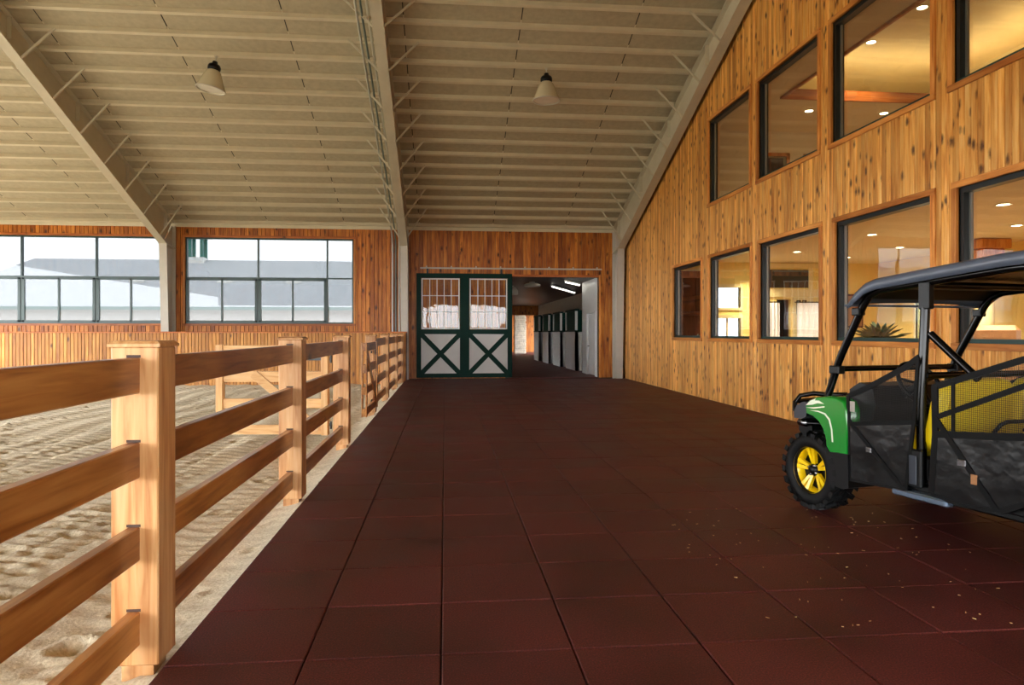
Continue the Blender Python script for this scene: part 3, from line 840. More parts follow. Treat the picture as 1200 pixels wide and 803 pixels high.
# ================================================================== STABLE CORRIDOR
CY1 = 47.0
struct('floor_corridor', MB().box((-0.6, YF + .1, -.16), (9.4, 52.9, -.004)), 'tile', 'dark maroon rubber floor inside the stable corridor', 'floor')
struct('ceiling_corridor', MB().box((-0.6, YF + .2, 3.3), (6.5, CY1, 3.45)), 'brown_ceiling', 'dark brown boarded ceiling of the stable corridor', 'ceiling')
cw = MB()
for a, b, z0, z1 in holes_y(YF + .2, CY1, 0, 3.4, [(30.6, 31.3, 0, 2.3), (36.4, 37.2, 0, 2.3), (42, 43.2, 0, 2.3)]):
    cw.box((-0.75, a, z0), (-0.6, b, z1))
struct('wall_corridor_left', cw, 'far_pine', 'pine wall along the left of the stable corridor', 'wall')
struct('wall_corridor_right', MB().box((6.3, 25.2, -.1), (6.5, CY1, 3.4)), 'column_white', 'pale wall behind the stable stalls', 'wall')
ew = MB()
for a, b, z0, z1 in holes_y(-0.75, 6.5, 0, 3.4, [(1.5, 6.3, -.1, 2.65)]): ew.box((a, CY1, z0), (b, CY1 + .2, z1))
struct('wall_corridor_end', ew, 'far_pine', 'dark wall with an open doorway at the end of the stable corridor', 'wall')
# white wall with a door directly inside the opening
wi = MB()
for a, b, z0, z1 in holes_y(YF + .22, 25.2, 0, 3.3, [(22.95, 24.3, 0, 2.15)]): wi.box((5.0, a, z0), (5.15, b, z1))
wi.box((5.15, 25.05, 0), (6.5, 25.2, 3.3)).box((5.15, 22.62, 0), (5.22, 25.05, 3.3))
struct('wall_corridor_white', wi, 'white', 'white wall with a plain door just inside the barn doorway', 'wall')
d2 = empty('door_2', (5.06, 23.6, 0)); tag(d2, 'plain white door set in the white corridor wall', 'door', kind='structure')
i2 = Matrix.Translation((-5.06, -23.6, 0))
for mb, nm, mt in ((MB().box((5.04, 23.0, .02), (5.09, 24.25, 2.1)), 'leaf', 'white'),
                   (MB().box((4.985, 22.88, 0), (5.02, 22.96, 2.22)), 'casing', 'white'), (MB().box((4.985, 24.29, 0), (5.02, 24.37, 2.22)), 'casing', 'white'),
                   (MB().box((4.985, 22.88, 2.14), (5.02, 24.37, 2.22)), 'casing', 'white'),
                   (MB().tube([(5.04, 24.1, 1.0), (4.98, 24.1, 1.0), (4.98, 23.98, 1.0)], .014, 8), 'handle', 'black_frame')):
    o = mb.build(nm, mt, d2); o.matrix_parent_inverse = i2
# stalls
sl_desc = ['white and green horse stall front nearest the barn doorway', 'second white and green horse stall front along the corridor', 'third white and green horse stall front along the corridor', 'farthest white and green horse stall front along the corridor']
for k, (y0, y1) in enumerate(((26.4, 28.6), (29.6, 31.6), (32.6, 34.6), (35.6, 37.6))):
    Xs = 4.98 - .06 * k
    st = empty('stall_front', (Xs, y0, 0)); tag(st, sl_desc[k], 'horse stall', 'horse stalls along the corridor')
    iv = Matrix.Translation((-Xs, -y0, 0))
    def SB(mb, nm, mt):
        o = mb.build(nm, mt, st); o.matrix_parent_inverse = iv; return o
    SB(MB().box((Xs, y0, 0), (Xs + .12, y1, 1.5)), 'lower_panel', 'white')
    SB(MB().box((Xs, y0, 0), (Xs + 1.3, y0 + .12, 1.5)), 'return_panel', 'white')
    SB(MB().box((Xs - .02, y0 - .02, 1.5), (Xs + .14, y1, 1.56)), 'rail', 'door_green')
    SB(MB().box((Xs - .02, y0 - .02, 2.3), (Xs + .14, y1, 2.38)), 'rail', 'door_green')
    SB(MB().box((Xs - .01, y0 - .01, 1.56), (Xs + .08, y0 + .08, 2.3)), 'post', 'white')
    SB(MB().box((Xs - .01, y1 - .08, 1.56), (Xs + .08, y1, 2.3)), 'post', 'white')
    SB(MB().box((Xs + .03, y0 + .08, 1.56), (Xs + .06, y1 - .08, 2.3)), 'grille', 'grille')
    SB(MB().box((Xs, y0 + .03, 1.5), (Xs + 1.3, y0 + .08, 2.34)), 'return_grille', 'grille')
# stone pillar beyond the corridor
pil = empty('stone_pillar', (5.25, 49.0, 0)); tag(pil, 'pale stacked stone pillar at the end of the stable corridor', 'pillar')
z = 0.0; rs = random.Random(5)
first = True
while z < 3.0:
    h = rs.uniform(.11, .19); x = 4.85
    while x < 5.6:
        w = min(rs.uniform(.16, .34), 5.66 - x)
        o = MB().cbox((x + .006, 48.75 - rs.uniform(0, .03), z + .006), (x + w - .006, 49.4, z + h - .006), .015).build('stone', 'stone_a', pil)
        o.matrix_parent_inverse = Matrix.Translation((-5.25, -49.0, 0)); x += w
    z += h
o = MB().box((4.89, 48.8, 0), (5.62, 49.38, 3.0)).build('core', 'stone_a', pil); o.matrix_parent_inverse = Matrix.Translation((-5.25, -49.0, 0))
struct('ceiling_porch_shade', MB().box((-3.0, CY1 + .2, 3.3), (9.5, 53.2, 3.45)), 'brown_ceiling', 'dark slab added to shade the end of the stable corridor', 'ceiling')  # roof slab added to keep sky light off the corridor end
struct('wall_porch', MB().box((-3.0, 53.0, -.2), (9.5, 53.2, 3.4)), 'far_pine', 'warm pine wall outside the end of the stable corridor', 'wall')
tag(MB().cbox((4.3, 48.9, -.1), (4.55, 49.15, 2.75), .01).build('timber_post', 'kick_pine'), 'warm pine post left of the stone pillar beyond the corridor', 'post')
tag(MB().cbox((3.0, 48.95, 2.75), (4.83, 49.2, 3.0), .01).build('timber_beam', 'casing_x'), 'pine beam above the post beyond the stable corridor', 'beam')
# strip lights
for k, (pa, pb, lbl) in enumerate((((4.15, 23.8), (4.92, 25.3), 'nearer glowing fluorescent strip under the corridor ceiling'), ((4.05, 26.2), (5.65, 30.2), 'farther and longer glowing fluorescent strip under the corridor ceiling'))):
    t = empty('strip_light', (pa[0], pa[1], 3.3)); tag(t, lbl, 'strip light', 'strip lights in the corridor')
    iv = Matrix.Translation((-pa[0], -pa[1], -3.3))
    for mb, nm, mt in ((MB().bar((*pa, 3.265), (*pb, 3.265), .12, .06), 'housing', 'white'), (MB().tube([(*pa, 3.22), (*pb, 3.22)], .025, 10), 'tube', 'tube_light')):
        o = mb.build(nm, mt, t); o.matrix_parent_inverse = iv
for k, (xa, ya, lbl) in enumerate(((2.55, 27.0, 'round white drum lamp hanging under the corridor ceiling by the door'), (3.1, 24.8, 'flat round white lamp on the corridor ceiling behind the track'))):
    t = empty('ceiling_lamp', (xa, ya, 3.3)); tag(t, lbl, 'lamp', 'round lamps in the corridor')
    iv = Matrix.Translation((-xa, -ya, -3.3))
    r_ = .27 if k == 0 else .3; h = .28 if k == 0 else .1
    for mb, nm, mt in ((MB().lathe([(.0, 3.3), (.1, 3.3), (.1, 3.26), (0, 3.26)], 20, (xa, ya, 0)), 'mount', 'white'),
                       (MB().lathe([(0, 3.26), (r_ * .6, 3.25), (r_, 3.25 - h * .5), (r_, 3.25 - h), (r_ * .9, 3.25 - h - .03), (0, 3.25 - h - .04)], 24, (xa, ya, 0)), 'shade', 'column_white')):
        o = mb.build(nm, mt, t); o.matrix_parent_inverse = iv
# leaning planks behind the right column
for k, (dx, lbl) in enumerate(((0.0, 'dark plank leaning in the corner left of its twin by the pine wall'), (0.06, 'dark plank leaning in the corner nearest the pine wall'))):
    o = MB().bar((5.685 + dx * .5, 22.0 - dx * 2, 0.014), (5.695 + dx * .4, 22.36 - dx, 1.15 + dx * 3), .024, .05, (0, 1, 0)).build('leaning_plank', 'plank_dark')
    tag(o, lbl, 'plank', 'planks in the corner')

# ================================================================== FENCE AND GATES
PXC = -1.36; PW = 0.2
RAILZ = [(1.20, 1.357), (0.827, 0.984), (0.462, 0.612), (0.09, 0.24)]
def post_mesh(par, inv, y, w=PW, h=1.405, name='post', mat='post_pine', x=PXC):
    o = MB().cbox((x - w / 2, y - w / 2, 0.0), (x + w / 2, y + w / 2, h), .006).build(name, mat, par); o.matrix_parent_inverse = inv
    c = MB(); a, b = w / 2 + .012, w / 2 - .004
    c.add([(x - a, y - a, h), (x + a, y - a, h), (x + a, y + a, h), (x - a, y + a, h), (x - a, y - a, h + .012), (x + a, y - a, h + .012), (x + a, y + a, h + .012), (x - a, y + a, h + .012),
           (x - b, y - b, h + .026), (x + b, y - b, h + .026), (x + b, y + b, h + .026), (x - b, y + b, h + .026)],
          [(3, 2, 1, 0), (0, 1, 5, 4), (1, 2, 6, 5), (2, 3, 7, 6), (3, 0, 4, 7), (4, 5, 9, 8), (5, 6, 10, 9), (6, 7, 11, 10), (7, 4, 8, 11), (8, 9, 10, 11)])
    c = c.build('post_cap', mat, o)
    MB().box((x - w * .34, y - w * .34, -0.25), (x + w * .34, y + w * .34, 0.0)).build('post_foot', mat, o)
    return o
def fence(y_posts, label, name='timber_fence', w=PW, gate_ends=()):
    f = empty(name, (PXC, y_posts[0], 0)); tag(f, label, 'fence', 'timber fences along the arena')
    inv = Matrix.Translation((-PXC, -y_posts[0], 0))
    for y in y_posts: post_mesh(f, inv, y, w)
    for ya, yb in zip(y_posts, y_posts[1:]):
        for z0, z1 in RAILZ:
            a, b = ya + w / 2 - .03, yb - w / 2 + .03
            o = MB().cbox((PXC - .03, a, z0), (PXC + .022, b, z1), .005).build('rail', 'rail_pine', f); o.matrix_parent_inverse = inv
            o = MB().box((PXC - .034, yb - w / 2 - .0015, z1), (PXC + .026, yb - w / 2 + .01, z1 + .012)).build('mortise_shade', 'plank_dark', f); o.matrix_parent_inverse = inv  # dark strip stands in for the shade in the slot above the rail
    return f
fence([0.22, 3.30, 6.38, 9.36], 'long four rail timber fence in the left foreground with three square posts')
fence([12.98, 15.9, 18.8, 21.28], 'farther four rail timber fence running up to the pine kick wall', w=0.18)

def gate(origin, rz, L_, label, matx, matz, flip):
    g = empty('timber_gate', origin, rz); tag(g, label, 'gate', 'timber gates in the arena fence')
    # local: leaf along +X, thickness along Y, rails at the fence heights
    t = .022
    zs = [(1.17, 1.30), (0.82, 0.96), (0.475, 0.60), (0.13, 0.255)]
    for z0, z1 in zs:
        MB().cbox((0.02, -t, z0), (L_, t, z1), .004).build('rail', matx, g)
    for x in (0.0, L_ - .09):
        MB().cbox((x, -t - .022, 0.12), (x + .09, -t, 1.31), .004).build('stile', matz, g)
        MB().cbox((x, t, 0.12), (x + .09, t + .022, 1.31), .004).build('stile', matz, g)
    MB().bar((0.12, (t if flip else t) + .012, .2), (L_ - .12, t + .012, 1.15) if flip else (0.98, t + .012, 0.93), .11, .022, (0, 1, 0)).build('brace', matx, g)
    for z in (0.25, 1.12):
        MB().tube([(-.03, 0, z - .05), (-.03, 0, z + .05)], .014, 8).build('hinge', 'black_frame', g)
        MB().box((-.03, -t - .028, z - .02), (.3, -t - .022, z + .02)).build('hinge_strap', 'black_frame', g)
    return g
# open leaf, swung into the arena from the near post; closed leaf hung on the far post
def brace_fix(): pass
g1 = gate((-1.53, 9.34, 0), math.pi - 0.095, 1.47, 'pale timber gate leaf swung open into the sand arena', 'gate_pine', 'gate_pine_z', False)
g2 = gate((-1.27, 12.84, 0), -math.pi / 2 - .01, 1.62, 'brown timber gate leaf with diagonal brace hung from the far fence post', 'rail_pine', 'rail_pine', True)

# ================================================================== BAY LAMPS
def bay_lamp(x, y, z, tilt, label):
    t = empty('bay_lamp', (x, y, z)); tag(t, label, 'lamp', 'bay lamps under the arena roof')
    MB().tube([(0, 0, -.16), (0, 0, 0.02)], .012, 8).build('hook_rod', 'column_white', t)
    MB().tube([(0.03 * math.cos(a), 0, .03 * math.sin(a)) for a in [i * math.pi / 4 for i in range(8)]], .008, 6, True).build('hook_ring', 'column_white', t)
    h = MB().lathe([(0, -.10), (.05, -.11), (.06, -.17), (.11, -.18), (.13, -.22), (.13, -.28), (.10, -.31), (0, -.31)], 20)
    h.build('ballast_housing', 'black_plastic', t)
    prof = [(.11, -.30), (.15, -.34), (.20, -.46), (.245, -.58), (.285, -.68), (.29, -.70), (.275, -.70), (.235, -.575), (.19, -.455), (.14, -.345), (.10, -.315)]
    seg = 48; mb = MB(); vs_ = []
    for i, (r_, hh) in enumerate(prof):
        for k in range(seg):
            q = r_ * (1 + (.012 if k % 2 else -.012)); a = 2 * math.pi * k / seg
            vs_.append((q * math.cos(a), q * math.sin(a), hh))
    mb.add(vs_, [(i * seg + k, i * seg + (k + 1) % seg, (i + 1) * seg + (k + 1) % seg, (i + 1) * seg + k) for i in range(len(prof) - 1) for k in range(seg)], True)
    mb.build('reflector', 'lamp_shade', t)
    MB().lathe([(0, -.695), (.10, -.70), (.2, -.698), (.28, -.69)], 32).build('lens', 'lamp_lens', t)
    MB().lathe([(.282, -.685), (.30, -.69), (.30, -.715), (.275, -.715), (.275, -.70)], 40).build('lens_rim', 'column_white', t)
    t.rotation_euler = tilt
    return t
M['lamp_shade'] = simple('prismatic_lamp_shade', lin(206, 196, 168), 0.25, spec=0.7)
M['lamp_lens'] = simple('pale_lamp_lens', lin(226, 222, 210), 0.12, spec=0.8)
yl = ylist[int(round((ylist[0] - 15.05) / PS))]
bay_lamp(-4.78, yl + .02, roofz(yl) - .02, (0.0, 0.16, 0), 'white rimmed bay lamp hanging tilted under the left roof bay')
yl2 = ylist[int(round((ylist[0] - 15.1) / PS))]
bay_lamp(2.20, yl2 + .02, roofz(yl2) - .02, (0, 0, 0), 'ribbed bay lamp hanging over the aisle under the right roof bay')

# ================================================================== LOUNGE BEHIND THE RIGHT WALL
LX0, LX1, LY0, LY1 = XW + .2, 11.6, 3.0, 17.7
struct('floor_lounge', MB().box((LX0, LY0, -.2), (LX1, LY1, 0.02)), 'lounge_floor', 'brown carpet floor inside the lower lounge', 'floor')
struct('ceiling_lounge', MB().box((LX0, LY0, 3.32), (LX1, LY1, 3.55)), 'lounge_ceil', 'cream ceiling of the lower lounge with recessed lights', 'ceiling')
pw = MB()
ph_ = [(7.05, 7.75, 2.12, 2.66), (7.05, 7.75, .2, 1.85), (8.75, 9.15, 0.05, 2.35)]
for a, b, z0, z1 in holes_y(LX0, LX1, 0, 3.32, ph_): pw.box((a, LY1, z0), (b, LY1 + .15, z1))
struct('wall_lounge_end', pw, 'cream_wall', 'yellow cream wall at the far end of the lounge', 'wall')
bw = MB()
for a, b, z0, z1 in holes_y(LY0, LY1 + .15, 0, 3.32, [(14.4, 16.2, .9, 2.9), (9.0, 11.4, .9, 2.9)]): bw.box((LX1, a, z0), (LX1 + .15, b, z1))
struct('wall_lounge_back', bw, 'cream_wall', 'yellow cream back wall of the lounge opposite the windows', 'wall')
struct('wall_lounge_near', MB().box((LX0, LY0 - .15, 0), (LX1, LY0, 7.5)), 'cream_wall', 'cream wall closing the near end of the lounge', 'wall')
def framed_window(n, axis, c, a, b, z0, z1, label, nm=2):
    w = empty('window_%d' % n, (c, a, z0) if axis == 'X' else (a, c, z0)); tag(w, label, 'window', kind='structure')
    iv = Matrix.Translation((-c, -a, -z0) if axis == 'X' else (-a, -c, -z0))
    def bx(u0, u1, za, zb, t0, t1): return MB().box((c + t0, u0, za), (c + t1, u1, zb)) if axis == 'X' else MB().box((u0, c + t0, za), (u1, c + t1, zb))
    def B(mb, nme, mt):
        o = mb.build(nme, mt, w); o.matrix_parent_inverse = iv
    f = .06
    B(bx(a - f, b + f, z1, z1 + f * 1.5, -.03, .05), 'casing_head', 'cream_trim'); B(bx(a - f, b + f, z0 - f, z0, -.03, .05), 'casing_sill', 'cream_trim')
    B(bx(a - f, a, z0, z1, -.03, .05), 'casing_side', 'cream_trim'); B(bx(b, b + f, z0, z1, -.03, .05), 'casing_side', 'cream_trim')
    for k in range(1, nm): B(bx(a + (b - a) * k / nm - .02, a + (b - a) * k / nm + .02, z0, z1, .02, .06), 'mullion', 'cream_trim')
    for k in range(nm): B(bx(a + (b - a) * k / nm + .02, a + (b - a) * (k + 1) / nm - .02, z0, z1, .035, .04), 'pane', 'glass_inner')
framed_window(12, 'Y', LY1, 7.05, 7.75, 2.12, 2.66, 'small bright transom window inside the lounge seen through the pine wall', 1)
framed_window(13, 'Y', LY1, 7.05, 7.75, 0.2, 1.85, 'bright glazed lower window inside the lounge below the small transom', 2)
framed_window(14, 'X', LX1, 14.4, 16.2, .9, 2.9, 'bright lounge window on the back wall near the corner', 2)
framed_window(15, 'X', LX1, 9.0, 11.4, .9, 2.9, 'bright lounge window on the back wall behind the vehicle roof', 2)
# cream door surround with transoms on the end wall
su = empty('transom_door_surround', (9.0, LY1, 0)); tag(su, 'cream panelled door surround with dark transom panes in the lounge', 'door surround')
siv = Matrix.Translation((-9.0, -LY1, 0))
def SU(mb, nm, mt):
    o = mb.build(nm, mt, su); o.matrix_parent_inverse = siv
ya = LY1 - .05
for x0_, x1_ in ((8.02, 8.12), (8.36, 8.50), (9.62, 9.74), (10.0, 10.1)): SU(MB().box((x0_, ya, 0.02), (x1_, LY1, 3.3)), 'pilaster', 'cream_trim')
for z0_, z1_ in ((2.42, 2.62), (3.18, 3.30)): SU(MB().box((8.02, ya - .01, z0_), (10.1, LY1, z1_)), 'header', 'cream_trim')
SU(MB().box((8.50, LY1 - .02, 2.66), (9.62, LY1 - .004, 3.14)), 'transom_pane', 'dark_pane')
SU(MB().box((8.14, LY1 - .02, 2.66), (8.34, LY1 - .004, 3.14)), 'transom_pane', 'dark_pane')
SU(MB().box((9.18, ya - .02, .05), (9.62, LY1 - .004, 2.40)), 'door_leaf', 'cream_trim')
SU(MB().box((9.26, ya - .03, 1.95), (9.38, ya - .018, 2.33)), 'door_pane', 'dark_pane'); SU(MB().box((9.42, ya - .03, 1.95), (9.54, ya - .018, 2.33)), 'door_pane', 'dark_pane')
SU(MB().box((8.14, ya, .05), (8.34, LY1 - .004, 2.40)), 'side_panel', 'cream_trim')
for k, (xa, xb, lbl) in enumerate(((8.1, 8.72, 'white curtain left of the lounge doorway'), (9.2, 10.2, 'white curtain right of the lounge doorway'))):
    mb = MB(); n = 24; vs_ = []
    for i in range(n + 1):
        x = xa + (xb - xa) * i / n; dy = .03 * math.sin(i * 1.7)
        for z_, yq in ((.03, 0), (2.25, 0)): vs_.append((x, LY1 - .22 + dy, z_))
    vs2 = [(x, y + .012, z_) for x, y, z_ in vs_]; q = len(vs_)
    mb.add(vs_ + vs2, [(2*i, 2*i+2, 2*i+3, 2*i+1) for i in range(n)] + [(q+2*i+1, q+2*i+3, q+2*i+2, q+2*i) for i in range(n)], True)
    c = empty('curtain', ((xa + xb) / 2, LY1 - .2, .02)); tag(c, lbl, 'curtain', 'lounge curtains'); iv = Matrix.Translation((-(xa + xb) / 2, -(LY1 - .2), -.02))
    o = mb.build('fabric', 'curtain', c); o.matrix_parent_inverse = iv
    o = MB().tube([(xa - .05, LY1 - .2, 2.27), (xb + .05, LY1 - .2, 2.27)], .015, 8).build('rod', 'black_frame', c); o.matrix_parent_inverse = iv
# cabinet
cb = empty('wood_cabinet', (6.4, 17.45, .02)); tag(cb, 'dark reddish wood wall cabinet behind the farthest lower window', 'cabinet'); civ = Matrix.Translation((-6.4, -17.45, -.02))
def CB(mb, nm, mt='dark_wood'):
    o = mb.build(nm, mt, cb); o.matrix_parent_inverse = civ
CB(MB().box((5.98, 17.1, .02), (6.75, 17.68, 1.05)), 'base'); CB(MB().box((5.96, 17.06, 1.05), (6.78, 17.69, 1.09)), 'worktop')
CB(MB().box((5.98, 17.3, 2.0), (6.75, 17.68, 3.05)), 'upper_body'); CB(MB().box((5.96, 17.28, 1.92), (6.78, 17.68, 1.99)), 'shelf')
CB(MB().box((6.00, 17.28, 2.05), (6.36, 17.3, 3.0)), 'door'); CB(MB().box((6.38, 17.28, 2.05), (6.73, 17.3, 3.0)), 'door'); CB(MB().box((5.98, 17.64, 1.09), (6.75, 17.69, 1.92)), 'back_panel')
for k, (x, h, r_, mt, lbl) in enumerate(((6.08, .30, .045, 'black_frame', 'dark bottle standing left on the lounge cabinet'), (6.2, .24, .04, 'white', 'white jar standing on the lounge cabinet'), (6.42, .34, .035, 'alu', 'tall silver bottle standing on the lounge cabinet'), (6.58, .2, .05, 'tan', 'short brown jar standing right on the lounge cabinet'))):
    o = MB().lathe([(0, 0), (r_, 0), (r_, h * .6), (r_ * .45, h * .75), (r_ * .4, h), (0, h)], 16, (x, 17.25, 1.09)).build('bottle', mt); tag(o, lbl, 'bottle', 'bottles on the lounge cabinet')
# plant
pl = empty('potted_plant', (8.6, 13.1, .02)); tag(pl, 'dark leafy potted plant inside the lounge behind the vehicle', 'plant')
MB().lathe([(0, 0), (.16, 0), (.2, 1.2), (.17, 1.2), (.15, 1.15), (0, 1.15)], 20).build('pot', 'tan', pl)
mb = MB(); rs = random.Random(11)
for i in range(150):
    a = rs.uniform(0, 2 * math.pi); e = rs.uniform(-.2, 1.3); l = rs.uniform(.25, .5)
    d = Vector((math.cos(a) * math.cos(e), math.sin(a) * math.cos(e), math.sin(e) * .6)); p = Vector((0, 0, 1.28)) + d * rs.uniform(.0, .25); q = p + d * l
    s_ = d.cross(Vector((0, 0, 1))).normalized() * rs.uniform(.03, .06); m_ = (p + q) / 2 + Vector((0, 0, .04))
    mb.add([p, m_ + s_, q, m_ - s_], [(0, 1, 2, 3)])
o = mb.build('foliage', 'leaf', pl); o['kind'] = 'stuff'
# armchair
ac = empty('armchair', (9.9, 11.9, .02), 2.6); tag(ac, 'tan armchair inside the lounge behind the vehicle post', 'armchair')
MB().cbox((-.45, -.4, .12), (.45, .4, .45), .05).build('seat', 'tan', ac)
MB().cbox((-.45, .25, .4), (.45, .5, 1.58), .09).build('backrest', 'tan', ac)
for s_ in (-1, 1):
    MB().cbox((s_ * .45, -.42, .12), (s_ * .62, .42, .72), .05).build('armrest', 'tan', ac)
    for t_ in (-1, 1): MB().lathe([(0, 0), (.025, 0), (.03, .13), (0, .13)], 10, (s_ * .5, t_ * .36, 0)).build('leg', 'dark_wood', ac)
# sofa near the right edge
sf = empty('sofa', (9.6, 8.6, .02), -1.5); tag(sf, 'brown sofa inside the lounge behind the far pillar of the vehicle', 'sofa')
MB().cbox((-1.0, -.4, .12), (1.0, .4, .45), .05).build('seat', 'tan', sf); MB().cbox((-1.0, .3, .4), (1.0, .55, 1.5), .1).build('backrest', 'tan', sf)
for s_ in (-1, 1): MB().cbox((s_ * 1.0, -.42, .12), (s_ * 1.2, .45, .75), .06).build('armrest', 'tan', sf)
struct('wall_dark_backing', MB().box((8.5, LY1 + .9, 0), (9.5, LY1 + 1.0, 3.3)).box((8.5, LY1 + .15, 0), (8.6, LY1 + .9, 3.3)).box((9.4, LY1 + .15, 0), (9.5, LY1 + .9, 3.3)).box((8.5, LY1 + .15, 3.2), (9.5, LY1 + .9, 3.3)), 'dark_wood', 'added dark box behind the lounge doorway', 'wall')  # dark backing box added so the doorway reads unlit instead of sky
# picture and column with wooden capital
pc = empty('wall_picture', (10.9, LY1 - .03, 1.6)); tag(pc, 'small framed picture on the cream lounge wall', 'picture')
MB().cbox((-.25, -.02, 0), (.25, .02, .9), .01).build('frame', 'dark_wood', pc); MB().box((-.2, -.025, .05), (.2, -.019, .85)).build('print', 'tan', pc)
cc = empty('lounge_column', (10.7, 12.9, .02)); tag(cc, 'cream lounge column with a stepped wooden capital', 'column')
MB().lathe([(0, 0), (.16, 0), (.16, 2.75), (0, 2.75)], 24).build('shaft', 'cream_trim', cc)
for k, (w_, z0_, z1_) in enumerate(((.19, 2.75, 2.9), (.24, 2.9, 3.1), (.32, 3.1, 3.29))): MB().cbox((-w_, -w_, z0_), (w_, w_, z1_), .02).build('capital', 'casing_z', cc)

# upper room
UZ0, UZ1 = 3.75, 7.3
struct('floor_gallery', MB().box((LX0, LY0, 3.56), (LX1, LY1, UZ0)), 'lounge_floor', 'floor slab of the upper viewing room', 'floor')
up = MB()
for a, b, z0, z1 in holes_y(LX0, LX1, UZ0, 7.5, [(7.55, 8.25, UZ0, 5.75), (8.75, 9.3, 4.9, 5.75)]): up.box((a, 16.2, z0), (b, 16.35, z1))
struct('wall_gallery_end', up, 'lounge_ceil', 'cream end wall of the upper room with a dark doorway', 'wall')
struct('wall_gallery_back', MB().box((LX1, LY0, UZ0), (LX1 + .15, 17.7, 7.5)), 'lounge_ceil', 'cream back wall of the upper room', 'wall')
struct('wall_gallery_inner', MB().box((LX0, 17.5, UZ0), (LX1, 17.65, 6.3)), 'dark_wood', 'dark wall of the space beyond the upper doorway', 'wall')
gc = MB()
ZC = 6.35; TX0, TX1, TY0, TY1 = 6.9, 10.6, 4.5, 13.8
for a, b, z0, z1 in holes_y(LX0, LX1, LY0, 17.6, [(TX0, TX1, TY0, TY1)]): gc.box((a, z0, ZC), (b, z1, ZC + .08))
gc.box((LX0, LY0, UZ1), (LX1, 17.6, UZ1 + .1))
struct('ceiling_gallery', gc, 'lounge_ceil', 'glowing cream tray ceiling of the upper viewing room', 'ceiling')
tb = MB(); tz0, tz1 = ZC - .05, ZC + .16
tb.box((TX0, TY1 - .05, tz0), (TX1, TY1, tz1)).box((TX0, TY0, tz0), (TX1, TY0 + .05, tz1)).box((TX1 - .05, TY0, tz0), (TX1, TY1, tz1)).box((TX0, TY0, tz0), (TX0 + .05, TY1, tz1))
tag(tb.build('trim_4', 'casing_x'), 'brown wooden band around the glowing tray ceiling upstairs', 'trim', kind='structure')
ct = MB(); ct.box((TX0 + .1, TY1 + .03, ZC + .10), (TX1 - .1, TY1 + .12, ZC + .13)).box((TX1 + .03, TY0, ZC + .10), (TX1 + .12, TY1, ZC + .13))
tag(ct.build('cove_light', 'cove_light'), 'warm hidden strip light glowing along the upstairs tray ceiling', 'strip light')
dv = empty('door_3', (7.9, 16.2, UZ0)); tag(dv, 'dark wooden doorway casing inside the upper room', 'door', kind='structure')
for b_ in ((MB().box((-.43, -.03, 0), (-.35, .05, 2.08))), (MB().box((.35, -.03, 0), (.43, .05, 2.08))), (MB().box((-.43, -.03, 2.0), (.43, .05, 2.08)))): b_.build('casing', 'casing_z', dv)
wv = empty('window_16', (9.02, 16.2, 4.9)); tag(wv, 'small wood framed inner window of the upper room', 'window', kind='structure')
for b_ in ((MB().box((-.34, -.03, 0), (-.27, .05, .92))), (MB().box((.27, -.03, 0), (.34, .05, .92))), (MB().box((-.34, -.03, .85), (.34, .05, .92)))): b_.build('casing', 'casing_z', wv)
MB().box((-.27, .03, 0), (.27, .04, .85)).build('pane', 'glass', wv)

def downlight(x, y, z, label, power, group):
    t = empty('recessed_light', (x, y, z)); tag(t, label, 'ceiling light', group)
    MB().lathe([(.085, 0), (.105, -.012), (.085, -.014), (.08, 0)], 24).build('trim_ring', 'white', t)
    MB().lathe([(0, -.006), (.08, -.006)], 24).build('lamp_face', 'down_light', t)
    l = D.lights.new('recessed_light_glow', 'AREA'); l.shape = 'DISK'; l.size = .15; l.energy = power; l.color = (1.0, 0.82, 0.54); l.spread = math.radians(110)
    lo = D.objects.new('recessed_light_glow', l); col.objects.link(lo); lo.parent = t; lo.location = (0, 0, -.02)
LD = 5.0
ORD = ['closest to the far end', 'second from the far end', 'third from the far end', 'fourth from the far end', 'fifth from the far end', 'nearest the viewer']
for j, (x, ys_) in enumerate(((8.0, (17.0, 15.2, 12.4, 10.7, 9.3, 7.0)), (9.8, (16.2, 14.2, 12.6, 11.1, 9.4, 7.4)))):
    for i, y in enumerate(ys_):
        downlight(x, y, 3.32, 'recessed lower lounge light, %s row, %s' % (('window side', 'room side')[j], ORD[i]), LD, 'recessed lights of the lower lounge')
for x, y, d in ((8.5, 7.2, 'nearest the viewer'), (8.5, 9.5, 'second nearest the viewer'), (8.5, 11.7, 'second from the far end'), (8.5, 13.2, 'closest to the far end')):
    downlight(x, y, UZ1, 'warm recessed light in the raised upstairs tray ceiling, ' + d, 3.4, 'recessed lights of the tray ceiling')
for x, y, d in ((7.96, 14.6, 'nearer the windows'), (9.7, 14.6, 'deeper in the room')):
    downlight(x, y, ZC, 'warm recessed light in the lower upstairs ceiling, ' + d, 3.2, 'recessed lights of the upper room edge')

